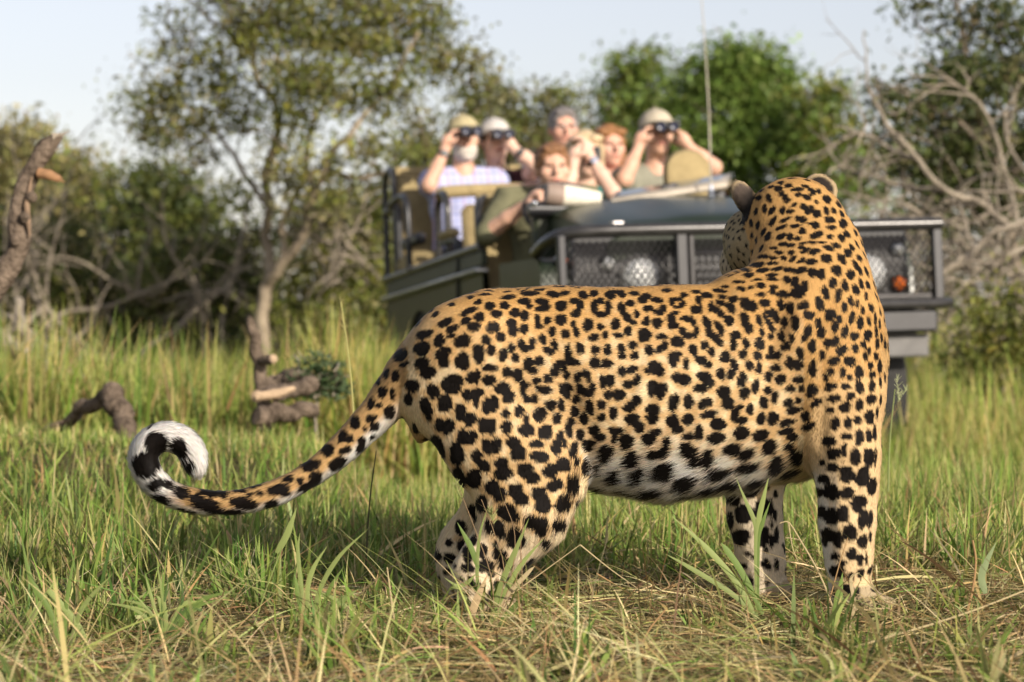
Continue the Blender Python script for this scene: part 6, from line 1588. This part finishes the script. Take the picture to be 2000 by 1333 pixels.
        co, si_ = math.cos(R(tr)), math.sin(R(tr))
        e1 = d[:, 0] * co - d[:, 2] * si_; e2 = d[:, 0] * si_ + d[:, 2] * co
        e1 = e1 / a; e2 = e2 / b
        ph = np.arctan2(e2, e1)
        q = np.hypot(e1, e2) / (1.02 + 0.05 * np.cos(3 * ph + srng.uniform(0, 6.28)) + 0.05 * np.cos(2 * ph + srng.uniform(0, 6.28)) + 0.02 * np.cos(5 * ph + srng.uniform(0, 6.28)))
        v = (1 - q) * min(a, b)
        black[I] = np.maximum(black[I], v)
        near[I] += np.exp(-(np.clip(-v, 0, 1) / 0.008) ** 2) * (v < 0)
    inner = np.clip((near - 1.12) * 1.5, 0, 1)
    kdp = kdtree.KDTree(len(placed))
    for i, v in enumerate(placed): kdp.insert(v, i)
    kdp.balance()
    for si, s, ros in seeds:
        c = root[si]; nn = hn[si]; fl = hf[si]; bi = np.cross(nn, fl)
        rg = regs[hr[si]]
        if kdp.find(c)[2] < s * (0.95 if nn[1] > 0.1 else 0.85) or (rg == 'tail' and nn[1] < 0.3): continue
        x, y = elev(c[None]); x, y = x[0], y[0]
        hits = kd2.find_range(c, s * 0.95)
        I = np.fromiter((h[1] for h in hits), int, len(hits))
        if len(I) == 0: continue
        I = I[(alln[I] @ nn) > 0.1]
        d = wp[I] - c
        d = d - (d @ nn)[:, None] * nn * 0.6
        a, b = d @ fl, d @ bi
        th0 = srng.uniform(0, 6.28); asp = srng.uniform(1.0, 1.28)
        if rg == 'neck' or (rg in ('shoulder', 'torso') and nn[2] > 0.5): th0, asp = srng.normal(0, 0.3), srng.uniform(1.15, 1.6)
        if rg == 'face': th0, asp = srng.normal(0, 0.3), 1.7
        if rg == 'head': th0, asp = srng.normal(1.57, 0.6), 1.35
        if rg == 'torso' and y > 890: th0, asp = srng.normal(0, 0.25), srng.uniform(1.3, 1.8)
        a2 = (a * math.cos(th0) + b * math.sin(th0)) / math.sqrt(asp); b2 = (-a * math.sin(th0) + b * math.cos(th0)) * math.sqrt(asp)
        rho = np.hypot(a2, b2); ph = np.arctan2(b2, a2)
        if srng.random() < ros:
            r0 = s * srng.uniform(0.295, 0.335); nl = srng.choice([2, 3, 3, 4, 4, 5])
            tk = s * 0.150 * (0.62 + 0.62 * np.cos(nl * ph + srng.uniform(0, 6.28)) + 0.30 * np.cos(ph + srng.uniform(0, 6.28)))
            v = tk - np.abs(rho - r0)
            inner[I] = np.maximum(inner[I], np.clip((r0 * 1.05 - rho) / (0.2 * r0), 0, 1))
        else:
            f = {'neck': 0.335, 'head': 0.34, 'face': 0.34, 'muzzle': 0.34, 'paw': 0.28, 'tail': 0.44, 'thigh': 0.375, 'foreleg': 0.385, 'hindfoot': 0.33}.get(rg, 0.35)
            r0 = s * f * srng.uniform(0.82, 1.08)
            if rg in ('thigh', 'foreleg', 'torso', 'rump'):
                k1 = srng.uniform(0.0, 0.26)
                r = r0 * (1 + k1 * np.cos(2 * ph) - 0.16 * srng.random() * np.cos(3 * ph + srng.uniform(0, 6.28)) - (0.42 * np.exp(-((np.abs(((ph - srng.uniform(0, 6.28) + np.pi) % 6.283) - np.pi)) / 0.32) ** 2) if srng.random() < 0.55 else 0))
            else:
                r = r0 * (1 + 0.10 * np.cos(2 * ph + srng.uniform(0, 6.28)) + 0.10 * np.cos(3 * ph + srng.uniform(0, 6.28)))
            v = r - rho
        black[I] = np.maximum(black[I], v)
    t = regs.index
    # tail: rings towards the tip
    tm = allr == t('tail')
    ts, tlen, toff, ttan = along_tail(allp[tm])
    rel = ts / tlen
    tv = black[tm]
    upn = np.cross(ttan, [0, 1, 0])           # towards the inside of the curl
    side = -(toff * upn).sum(1) / 0.026
    wv = 0.007 * (vnoise(allp[tm], 60) - 0.5)
    ring = np.full(tm.sum(), -9.0)
    for c0, hw in ((0.765, 0.032), (0.842, 0.030), (0.905, 0.024), (0.972, 0.016)):
        ring = np.maximum(ring, hw * tlen - np.abs(ts + wv - c0 * tlen) - np.clip(-side, 0, 2) ** 2 * 0.028)
    tv = np.where((rel > 0.70) & (alln[tm][:, 1] > 0.15), ring, tv)
    tip_tail = rel > 0.70
    black[tm] = tv

    # ---- colour of the coat
    nz_ = alln[:, 2]
    gold = np.array([0.54, 0.31, 0.108]); tan = np.array([0.80, 0.61, 0.36]); cream = np.array([0.76, 0.67, 0.53]); white = np.array([0.86, 0.83, 0.76])
    rich = np.array([0.48, 0.25, 0.075]); blk = np.array([0.007, 0.005, 0.004])
    n1 = vnoise(allp, 9)
    k = np.clip((ay_ - 575 + 60 * (n1 - 0.5) - 30 * (ax_ > 1450)) / 135, 0, 1)
    k = np.where(ax_ > 1570, np.clip((ay_ - 600) / 420, 0, 1) * 0.75, k)
    base = gold + (tan - gold) * k[:, None]
    base = base + (rich - base) * (np.clip((nz_ - 0.7) / 0.3, 0, 1) * 0.35)[:, None]
    # pale belly, inside of the legs, feet
    body = np.isin(allr, [t('torso'), t('rump'), t('shoulder')])
    pale = np.where(body, np.clip((ay_ + 40 * (n1 - 0.5) - (815 + 40 * np.clip((ax_ - 1350) / 200, 0, 1))) / 105, 0, 1), 0)
    pale = np.where(body & (ax_ > 1600), 0, pale)
    pale = np.where(allr == t('thigh'), np.clip((ay_ - 990) / 120, 0, 1) * 0.55, pale)
    inner_leg = np.clip((alln[:, 1] - 0.0) / 0.6, 0, 1)
    legm = np.isin(allr, [t('foreleg'), t('thigh'), t('hindfoot')])
    pale = np.where(legm & (allp[:, 1] < LY), np.maximum(pale, inner_leg), pale)
    farleg = np.isin(allr, [t('foreleg'), t('hindfoot')]) & (allp[:, 1] > LY + 0.03)
    pale = np.where(farleg & (allr == t('foreleg')), 0.58, np.where(farleg, 0.3, pale))
    pale = np.where((allr == t('foreleg')) & ~farleg, np.maximum(pale, np.clip(-alln[:, 0] - 0.35, 0, 1) * 1.5 * np.clip((ay_ - 880) / 60, 0, 1)), pale)
    pale = np.where(np.isin(allr, [t('hindfoot'), t('paw')]), 0.35, pale)
    pale = np.clip(pale, 0, 1)[:, None]
    base = base * (1 - pale) + np.where(pale < 0.6, cream, white) * pale
    base[allr == t('face')] = np.array([0.36, 0.275, 0.145]); base[allr == t('muzzle')] = np.array([0.5, 0.4, 0.26])
    base[allr == t('paw')] = np.array([0.46, 0.36, 0.22])
    base[allr == t('groin')] = np.array([0.50, 0.33, 0.15])
    tb = base[tm]
    under = np.clip((-side - 0.25) / 0.5, 0, 1) * np.clip((rel - 0.12) / 0.1, 0, 1)
    tcol = np.array([0.56, 0.35, 0.15]) * (1 - under[:, None]) + white * under[:, None]
    kk = np.clip((rel - 0.68) / 0.05, 0, 1)[:, None]
    tcol = tcol * (1 - kk) + np.array([0.82, 0.78, 0.72]) * kk
    base[tm] = tcol
    base = base + (np.array([0.56, 0.31, 0.10]) - base) * (np.clip(inner, 0, 1) * 0.66 * (1 - 0.6 * pale[:, 0]) * np.isin(allr, [t('torso'), t('rump'), t('thigh'), t('shoulder')]))[:, None]
    # black lip line and ear backs
    em = allr == t('ear')
    def ear_r(cx, cy, rx, ry, deg):
        c_, s_ = math.cos(R(deg)), math.sin(R(deg))
        u_ = (ax_ - cx) * c_ + (ay_ - cy) * s_; v_ = -(ax_ - cx) * s_ + (ay_ - cy) * c_
        return np.hypot(u_ / rx, v_ / ry), v_
    e1, v1 = ear_r(1453, 386, 27, 43, -25); e2, v2 = ear_r(1604, 368, 37, 30, 38)
    lefte = ax_ < 1530
    er = np.where(lefte, e1, e2)
    rim = np.clip((er - 0.64) / 0.14, 0, 1) * np.where(lefte, (ax_ < 1462) & (ay_ < 405), (ay_ < 372) | (ax_ > 1618))
    dark = np.where(lefte, np.clip((ax_ - 1440) / 30 + (ay_ - 380) / 60, 0, 1), 0.75)
    fringe = np.clip((ax_ - 1474 - (ay_ - 390) * 0.3) / 10, 0, 1) * lefte
    ecol = (np.array([0.062, 0.047, 0.037]) * (1 - dark[:, None]) + np.array([0.014, 0.011, 0.009]) * dark[:, None])
    ecol = ecol * (1 - fringe[:, None]) + np.array([0.30, 0.21, 0.11]) * fringe[:, None]
    tipk = np.clip((-v1 - 4) / 22, 0, 1)[:, None] * lefte[:, None]
    ecol = ecol * (1 - tipk) + np.array([0.125, 0.095, 0.075]) * tipk * (0.7 + 0.6 * vnoise(allp, 160)[:, None])
    ecol = ecol * (1 - rim[:, None]) + np.array([0.44, 0.33, 0.19]) * rim[:, None]
    base[em] = ecol[em]
    lip = np.exp(-((ax_ - 1447) / 16) ** 2 - ((ay_ - 531) / 9) ** 2)
    black = np.where(np.isin(allr, [t('muzzle'), t('face')]), np.maximum(black, (lip - 0.4) * 0.02), black)
    # dark seam where the tail hangs against the rump
    bl = np.clip((black + np.concatenate([jit[:NH], jit[NH:] * 0]) ) / 0.0010 + 0.5, 0, 1)[:, None]
    colr = base * (1 - bl) + blk * bl
    hcol = colr[:NH] * (1 + 0.16 * rng.standard_normal((NH, 1))).clip(0.5, 1.6) * (1 + 0.03 * rng.standard_normal((NH, 3)))
    vcol = colr[NH:] * 0.8

    lift = np.where(tmh, 0.42, 0.27)
    lift = np.where(hb & (y > 880), 0.45, lift)
    wv = np.stack([vnoise(root, 45), vnoise(root, 45, 9.1), vnoise(root, 45, 33.3)], 1) - 0.5
    dvec = hf + hn * lift[:, None] + wv * 0.22 + 0.15 * rng.standard_normal((NH, 3))
    dvec /= np.linalg.norm(dvec, axis=1, keepdims=True)
    tt = np.array([0, 0.35, 0.7, 1.0])
    bend = (hf * 0.25 - hn * 0.22 + np.array([0, 0, -0.12]))
    P = root[:, None] - hn[:, None] * 0.0008 + ln[:, None, None] * (dvec[:, None] * tt[None, :, None] + bend[:, None] * (tt ** 2)[None, :, None])
    base_pt = np.array([0.30, LY, 0.0])
    hc = bpy.data.hair_curves.new('fur')
    hc.add_curves([4] * NH)
    hc.attributes['position'].data.foreach_set('vector', (P - base_pt).astype(np.float32).ravel())
    ra = hc.attributes.get('radius') or hc.attributes.new('radius', 'FLOAT', 'POINT')
    ra.data.foreach_set('value', np.tile(np.array([0.00042, 0.00036, 0.00024, 0.00006], dtype=np.float32), NH))
    ca = hc.attributes.new('fur_color', 'FLOAT_COLOR', 'CURVE')
    cc = np.ones((NH, 4), dtype=np.float32); cc[:, :3] = np.clip(hcol, 0.001, 0.9)
    ca.data.foreach_set('color', cc.ravel())
    na = hc.attributes.new('skin_normal', 'FLOAT_VECTOR', 'CURVE')
    hn2 = hn + hf * 0.10
    na.data.foreach_set('vector', hn2.astype(np.float32).ravel())
    m, nt, b = mat_new('leopard_fur')
    N, Lk = nt.nodes, nt.links
    a1 = N.new('ShaderNodeAttribute'); a1.attribute_name = 'fur_color'
    a2 = N.new('ShaderNodeAttribute'); a2.attribute_name = 'skin_normal'
    nm = N.new('ShaderNodeVectorMath'); nm.operation = 'NORMALIZE'
    Lk.new(a2.outputs['Vector'], nm.inputs[0])
    Lk.new(a1.outputs['Color'], b.inputs['Base Color']); Lk.new(nm.outputs[0], b.inputs['Normal'])
    b.inputs['Roughness'].default_value = 0.55; b.inputs['Specular IOR Level'].default_value = 0.10
    b.inputs['Sheen Weight'].default_value = 0.04; b.inputs['Sheen Roughness'].default_value = 0.5
    hc.materials.append(m)

    leo = empty('leopard', tuple(base_pt))
    tag(leo, 'spotted golden leopard standing in the grass, head turned to the vehicle, tail curled', 'leopard')
    skin = mat_tint('leopard_skin', 0.8, 0.15)
    me = fast_mesh('body', V - base_pt, Q, skin, vcol)
    link('body', me, leo)
    fo = bpy.data.objects.new('fur', hc); COL.objects.link(fo); fo.parent = leo
    # whiskers by the hidden mouth
    wm = mat_plain('whisker_white', (0.75, 0.72, 0.68), 0.4, var=0.05)
    for k in range(7):
        A = Acc()
        a = L(1444 - 2 * k, 531 + 1.5 * k, 0.215)
        e = L(1398 + 5 * k, 558 + 6 * (k % 3) - 3 * k, 0.18)
        A.tube(spline([a, (a + e) / 2 + np.array([-0.004, 0, 0.006]), e], 7) - base_pt, np.linspace(0.0007, 0.0003, 7), 4)
        A.build('whisker', wm, leo)
build_leopard()

# ================================================================== SINGLE STALKS AND TUFTS IN FOCUS
def ribbon(A, pts, w, col, fold=0.25, tipcol=None, n=14, flat=(0, 0, 1)):
    P = spline(pts, n); T = np.gradient(P, axis=0); T /= np.linalg.norm(T, axis=1, keepdims=True)
    view = np.array([0.15, -1.0, 0.25]); side = np.cross(T, view); side /= np.linalg.norm(side, axis=1, keepdims=True) + 1e-9
    t = np.linspace(0, 1, n); ww = w * np.clip(np.minimum(0.55 + 2.2 * t, (1 - t) * 2.6 + 0.03), 0.03, 1)[:, None] / 2
    nrm = np.cross(side, T)
    V = np.stack([P - side * ww, P + nrm * ww * fold, P + side * ww], 1).reshape(-1, 3)
    i = np.arange(n - 1)[:, None] * 3
    q = np.concatenate([np.stack([i + k, i + k + 1, i + k + 4, i + k + 3], -1).reshape(-1, 4) for k in (0, 1)])
    c0 = np.array(col); c1 = np.array(tipcol if tipcol is not None else c0 * 1.15)
    C = np.repeat(c0[None] * (1 - t[:, None]) + c1[None] * t[:, None], 3, axis=0)
    A.add(V, q, None, C)

LG, MG, DG = (0.24, 0.29, 0.09), (0.15, 0.22, 0.05), (0.08, 0.13, 0.035)
ST, BR, OR = (0.50, 0.40, 0.22), (0.30, 0.20, 0.11), (0.42, 0.26, 0.12)

def plant(name, label, cat, Y, blades_, stems=(), seeds=()):
    r = np.random.default_rng(abs(hash(label)) % 1000 if False else sum(map(ord, label)))
    b = (blades_[0][0][0] if blades_ else stems[0][0][0])
    base = at(b[0], b[1], Y); base[2] = float(ground_z(base[0], base[1]))
    e = empty(name, tuple(base)); tag(e, label, cat)
    for pts, w, c in blades_:
        P = [at(p[0], p[1], Y + (p[2] if len(p) > 2 else 0)) - base for p in pts]
        P[0] = P[0] if P[0][2] < 0.06 else P[0]
        A = Acc(); ribbon(A, P, w * Y / 5000, np.array(c) * r.uniform(0.85, 1.15)); A.build('blade', GRASS, e)
    for pts, w, c in stems:
        P = spline([at(p[0], p[1], Y + (p[2] if len(p) > 2 else 0)) - base for p in pts], 12)
        A = Acc(); A.tube(P, np.linspace(w, w * 0.5, 12) / 2 * Y / 5000, 6, col=np.array(c)); A.build('stem', STRAW, e)
    for (px, py, ln, dx, c) in seeds:
        A = Acc()
        for k in range(26):
            t = r.random(); p = at(px + dx * t, py + ln * t, Y) - base; d = np.array([r.normal(0, 0.5), r.normal(0, 0.5), 0.5 + r.random()]) * 0.010
            A.tube([p, p + d], [0.0011, 0.0004], 4, col=np.array(c) * r.uniform(0.8, 1.2))
        A.build('seed_head', STRAW, e)

def build_tufts():
    plant('grass_tuft', 'forked green grass shoot standing before the far foreleg', 'grass tuft', 4.72,
          [([(1478, 1200), (1477, 1060), (1474, 1020), (1455, 975), (1437, 932)], 9, LG), ([(1478, 1195), (1478, 1060), (1483, 1010), (1493, 965), (1501, 933)], 11, LG), ([(1480, 1195), (1480, 1060), (1490, 1020), (1504, 980)], 9, MG),
           ([(1490, 1200), (1450, 1120), (1420, 1075), (1408, 1060)], 13, MG), ([(1480, 1215), (1440, 1140), (1380, 1070), (1312, 1008)], 12, LG), ([(1490, 1215), (1430, 1160), (1350, 1110), (1300, 1082)], 10, LG)])
    plant('grass_tuft', 'bent pale straw stalk leaning between the two forelegs', 'grass stalk', 4.70, [], [([(1632, 1200), (1600, 1120), (1560, 1050), (1540, 1020), (1523, 1022)], 4, ST), ([(1540, 1022), (1548, 1070), (1560, 1100)], 2.5, ST), ([(1615, 1190), (1640, 1100), (1656, 1050)], 3, OR)])
    plant('grass_tuft', 'broad upright green blade in front of the near forefoot', 'grass blade', 4.60, [([(1628, 1230), (1636, 1180), (1646, 1118)], 17, MG), ([(1660, 1230), (1668, 1180), (1662, 1130), (1680, 1118)], 7, ST)])
    plant('grass_tuft', 'spray of green blades and fine seed stems before the hind foot', 'grass tuft', 4.62,
          [([(962, 1230), (985, 1160), (1020, 1100), (1062, 1052)], 10, LG), ([(955, 1230), (980, 1140), (1005, 1080), (1033, 1012)], 12, LG), ([(950, 1230), (985, 1170), (1030, 1120), (1045, 1105)], 9, ST), ([(946, 1230), (934, 1150), (932, 1100), (938, 1040), (955, 985)], 7, LG),
           ([(934, 1110), (920, 1070), (893, 1020)], 11, MG), ([(930, 1230), (905, 1160), (868, 1128)], 8, LG), ([(960, 1235), (1000, 1190), (1035, 1155)], 11, MG), ([(955, 1235), (975, 1180), (1000, 1125)], 9, MG), ([(880, 1150), (910, 1140), (930, 1120)], 8, LG)],
          [([(965, 1230), (960, 1130), (930, 1040), (895, 950)], 2.4, BR), ([(965, 1230), (985, 1120), (965, 1040), (940, 975)], 2.2, BR), ([(968, 1230), (1000, 1120), (1005, 1040), (985, 980)], 2.2, BR), ([(968, 1228), (1012, 1120), (1018, 1050), (1030, 990)], 2.0, BR), ([(1018, 1235), (1020, 1150), (1018, 1080)], 3, BR)],
          [(888, 945, 30, 14, (0.30, 0.32, 0.12)), (958, 1000, 22, 6, (0.3, 0.32, 0.12))])
    plant('grass_tuft', 'peeled pale reed sheath standing at the hind foot', 'grass stalk', 4.60, [([(915, 1225), (928, 1180), (952, 1122)], 15, (0.55, 0.40, 0.22))])
    plant('grass_stalk', 'tall thin golden stalk rising above the tail', 'grass stalk', 6.2, [], [([(694, 960), (690, 800), (680, 690), (666, 590)], 4.5, (0.45, 0.42, 0.16))], [(664, 585, 60, 8, (0.45, 0.40, 0.16))])
    plant('grass_stalk', 'dark upright stem below the tail', 'grass stalk', 5.3, [], [([(714, 1110), (722, 980), (735, 880)], 4, (0.10, 0.10, 0.05))])
    plant('straw_stalk', 'short broken upright straw right of the mown patch', 'straw', 4.6, [], [([(770, 1225), (764, 1170), (756, 1108)], 5.5, ST), ([(766, 1185), (775, 1160)], 4, ST)])
    plant('straw_stalk', 'straw bent into a sharp roof shape under the belly', 'straw', 4.85, [], [([(1000, 1160), (1070, 1110), (1133, 1064)], 3, ST), ([(1133, 1064), (1190, 1110), (1246, 1150)], 3, ST), ([(1165, 1120), (1240, 1165)], 3, OR)])
    plant('straw_stalk', 'long golden straw slanting across the lower right corner', 'straw', 4.25, [], [([(1480, 1322, -0.05), (1700, 1255, 0), (1880, 1200, 0.05), (2030, 1142, 0.1)], 6, ST)])
    plant('straw_stalk', 'pale straw leaning up from the bottom edge', 'straw', 4.3, [], [([(1690 - 470, 1340), (1262, 1240), (1300, 1190)], 6, OR), ([(1205, 1330), (1400, 1255), (1522, 1214)], 5, (0.44, 0.42, 0.2))])
    plant('straw_stalk', 'thick tan stalk in the bottom right corner', 'straw', 4.1, [], [([(1895, 1345), (1940, 1305), (2020, 1260)], 13, ST)])
    plant('grass_tuft', 'dry stem with a folded green leaf at the right', 'grass tuft', 4.75, [([(1925, 1160), (1918, 1120), (1946, 1058)], 15, (0.22, 0.27, 0.13)), ([(1915, 1160), (1920, 1100), (1925, 1055)], 6, MG)], [([(1885, 1210), (1900, 1150), (1906, 1095), (1900, 1055)], 6, OR)])
    plant('grass_tuft', 'bright green blades fanning out below the tail', 'grass tuft', 4.55,
          [([(610, 1235), (600, 1160), (612, 1110), (640, 1065)], 10, LG), ([(612, 1235), (622, 1160), (660, 1090), (720, 1032)], 9, LG), ([(605, 1235), (585, 1170), (575, 1120)], 12, MG), ([(615, 1235), (660, 1180), (700, 1150)], 12, LG), ([(600, 1240), (590, 1160), (582, 1080), (586, 1040)], 8, LG),
           ([(700, 1240), (680, 1190), (640, 1165), (600, 1150)], 10, LG), ([(620, 1240), (640, 1160), (672, 1105)], 8, MG)])
    plant('grass_tuft', 'long leaf topped stalk crossing below the curled tail', 'grass stalk', 4.55, [([(540, 1080), (560, 1045), (580, 990)], 13, LG)], [([(490, 1240), (520, 1150), (555, 1060)], 4, LG)])
    plant('grass_tuft', 'green blades at the lower left edge', 'grass tuft', 4.4,
          [([(120, 1290), (100, 1200), (60, 1130), (40, 1040)], 11, MG), ([(130, 1290), (160, 1190), (220, 1120)], 9, LG), ([(125, 1290), (130, 1180), (150, 1060)], 8, MG), ([(20, 1290), (60, 1210), (110, 1130)], 12, LG), ([(180, 1290), (150, 1220), (100, 1160), (95, 1150)], 14, LG)])
    rr = np.random.default_rng(5)
    plant('grass_tuft', 'dense green tuft in the left front grass', 'grass tuft', 4.5,
          [([(330 + rr.normal(0, 16), 1262), (330 + 30 * q + rr.normal(0, 10), 1190 + rr.normal(0, 10)), (330 + 75 * q + rr.normal(0, 16), 1120 + 40 * abs(q) + rr.normal(0, 26))], rr.uniform(4, 9), (LG, MG, DG, LG)[k % 4]) for k, q in enumerate(rr.uniform(-1.6, 1.6, 17))])
    plant('grass_stalk', 'white seeded stalk standing at the chest of the leopard', 'grass stalk', 6.0, [], [([(1735, 960), (1738, 860), (1748, 760)], 4, (0.28, 0.32, 0.12))], [(1752, 740, 40, 4, (0.5, 0.52, 0.3)), (1770, 760, 26, -16, (0.45, 0.48, 0.26))])
build_tufts()
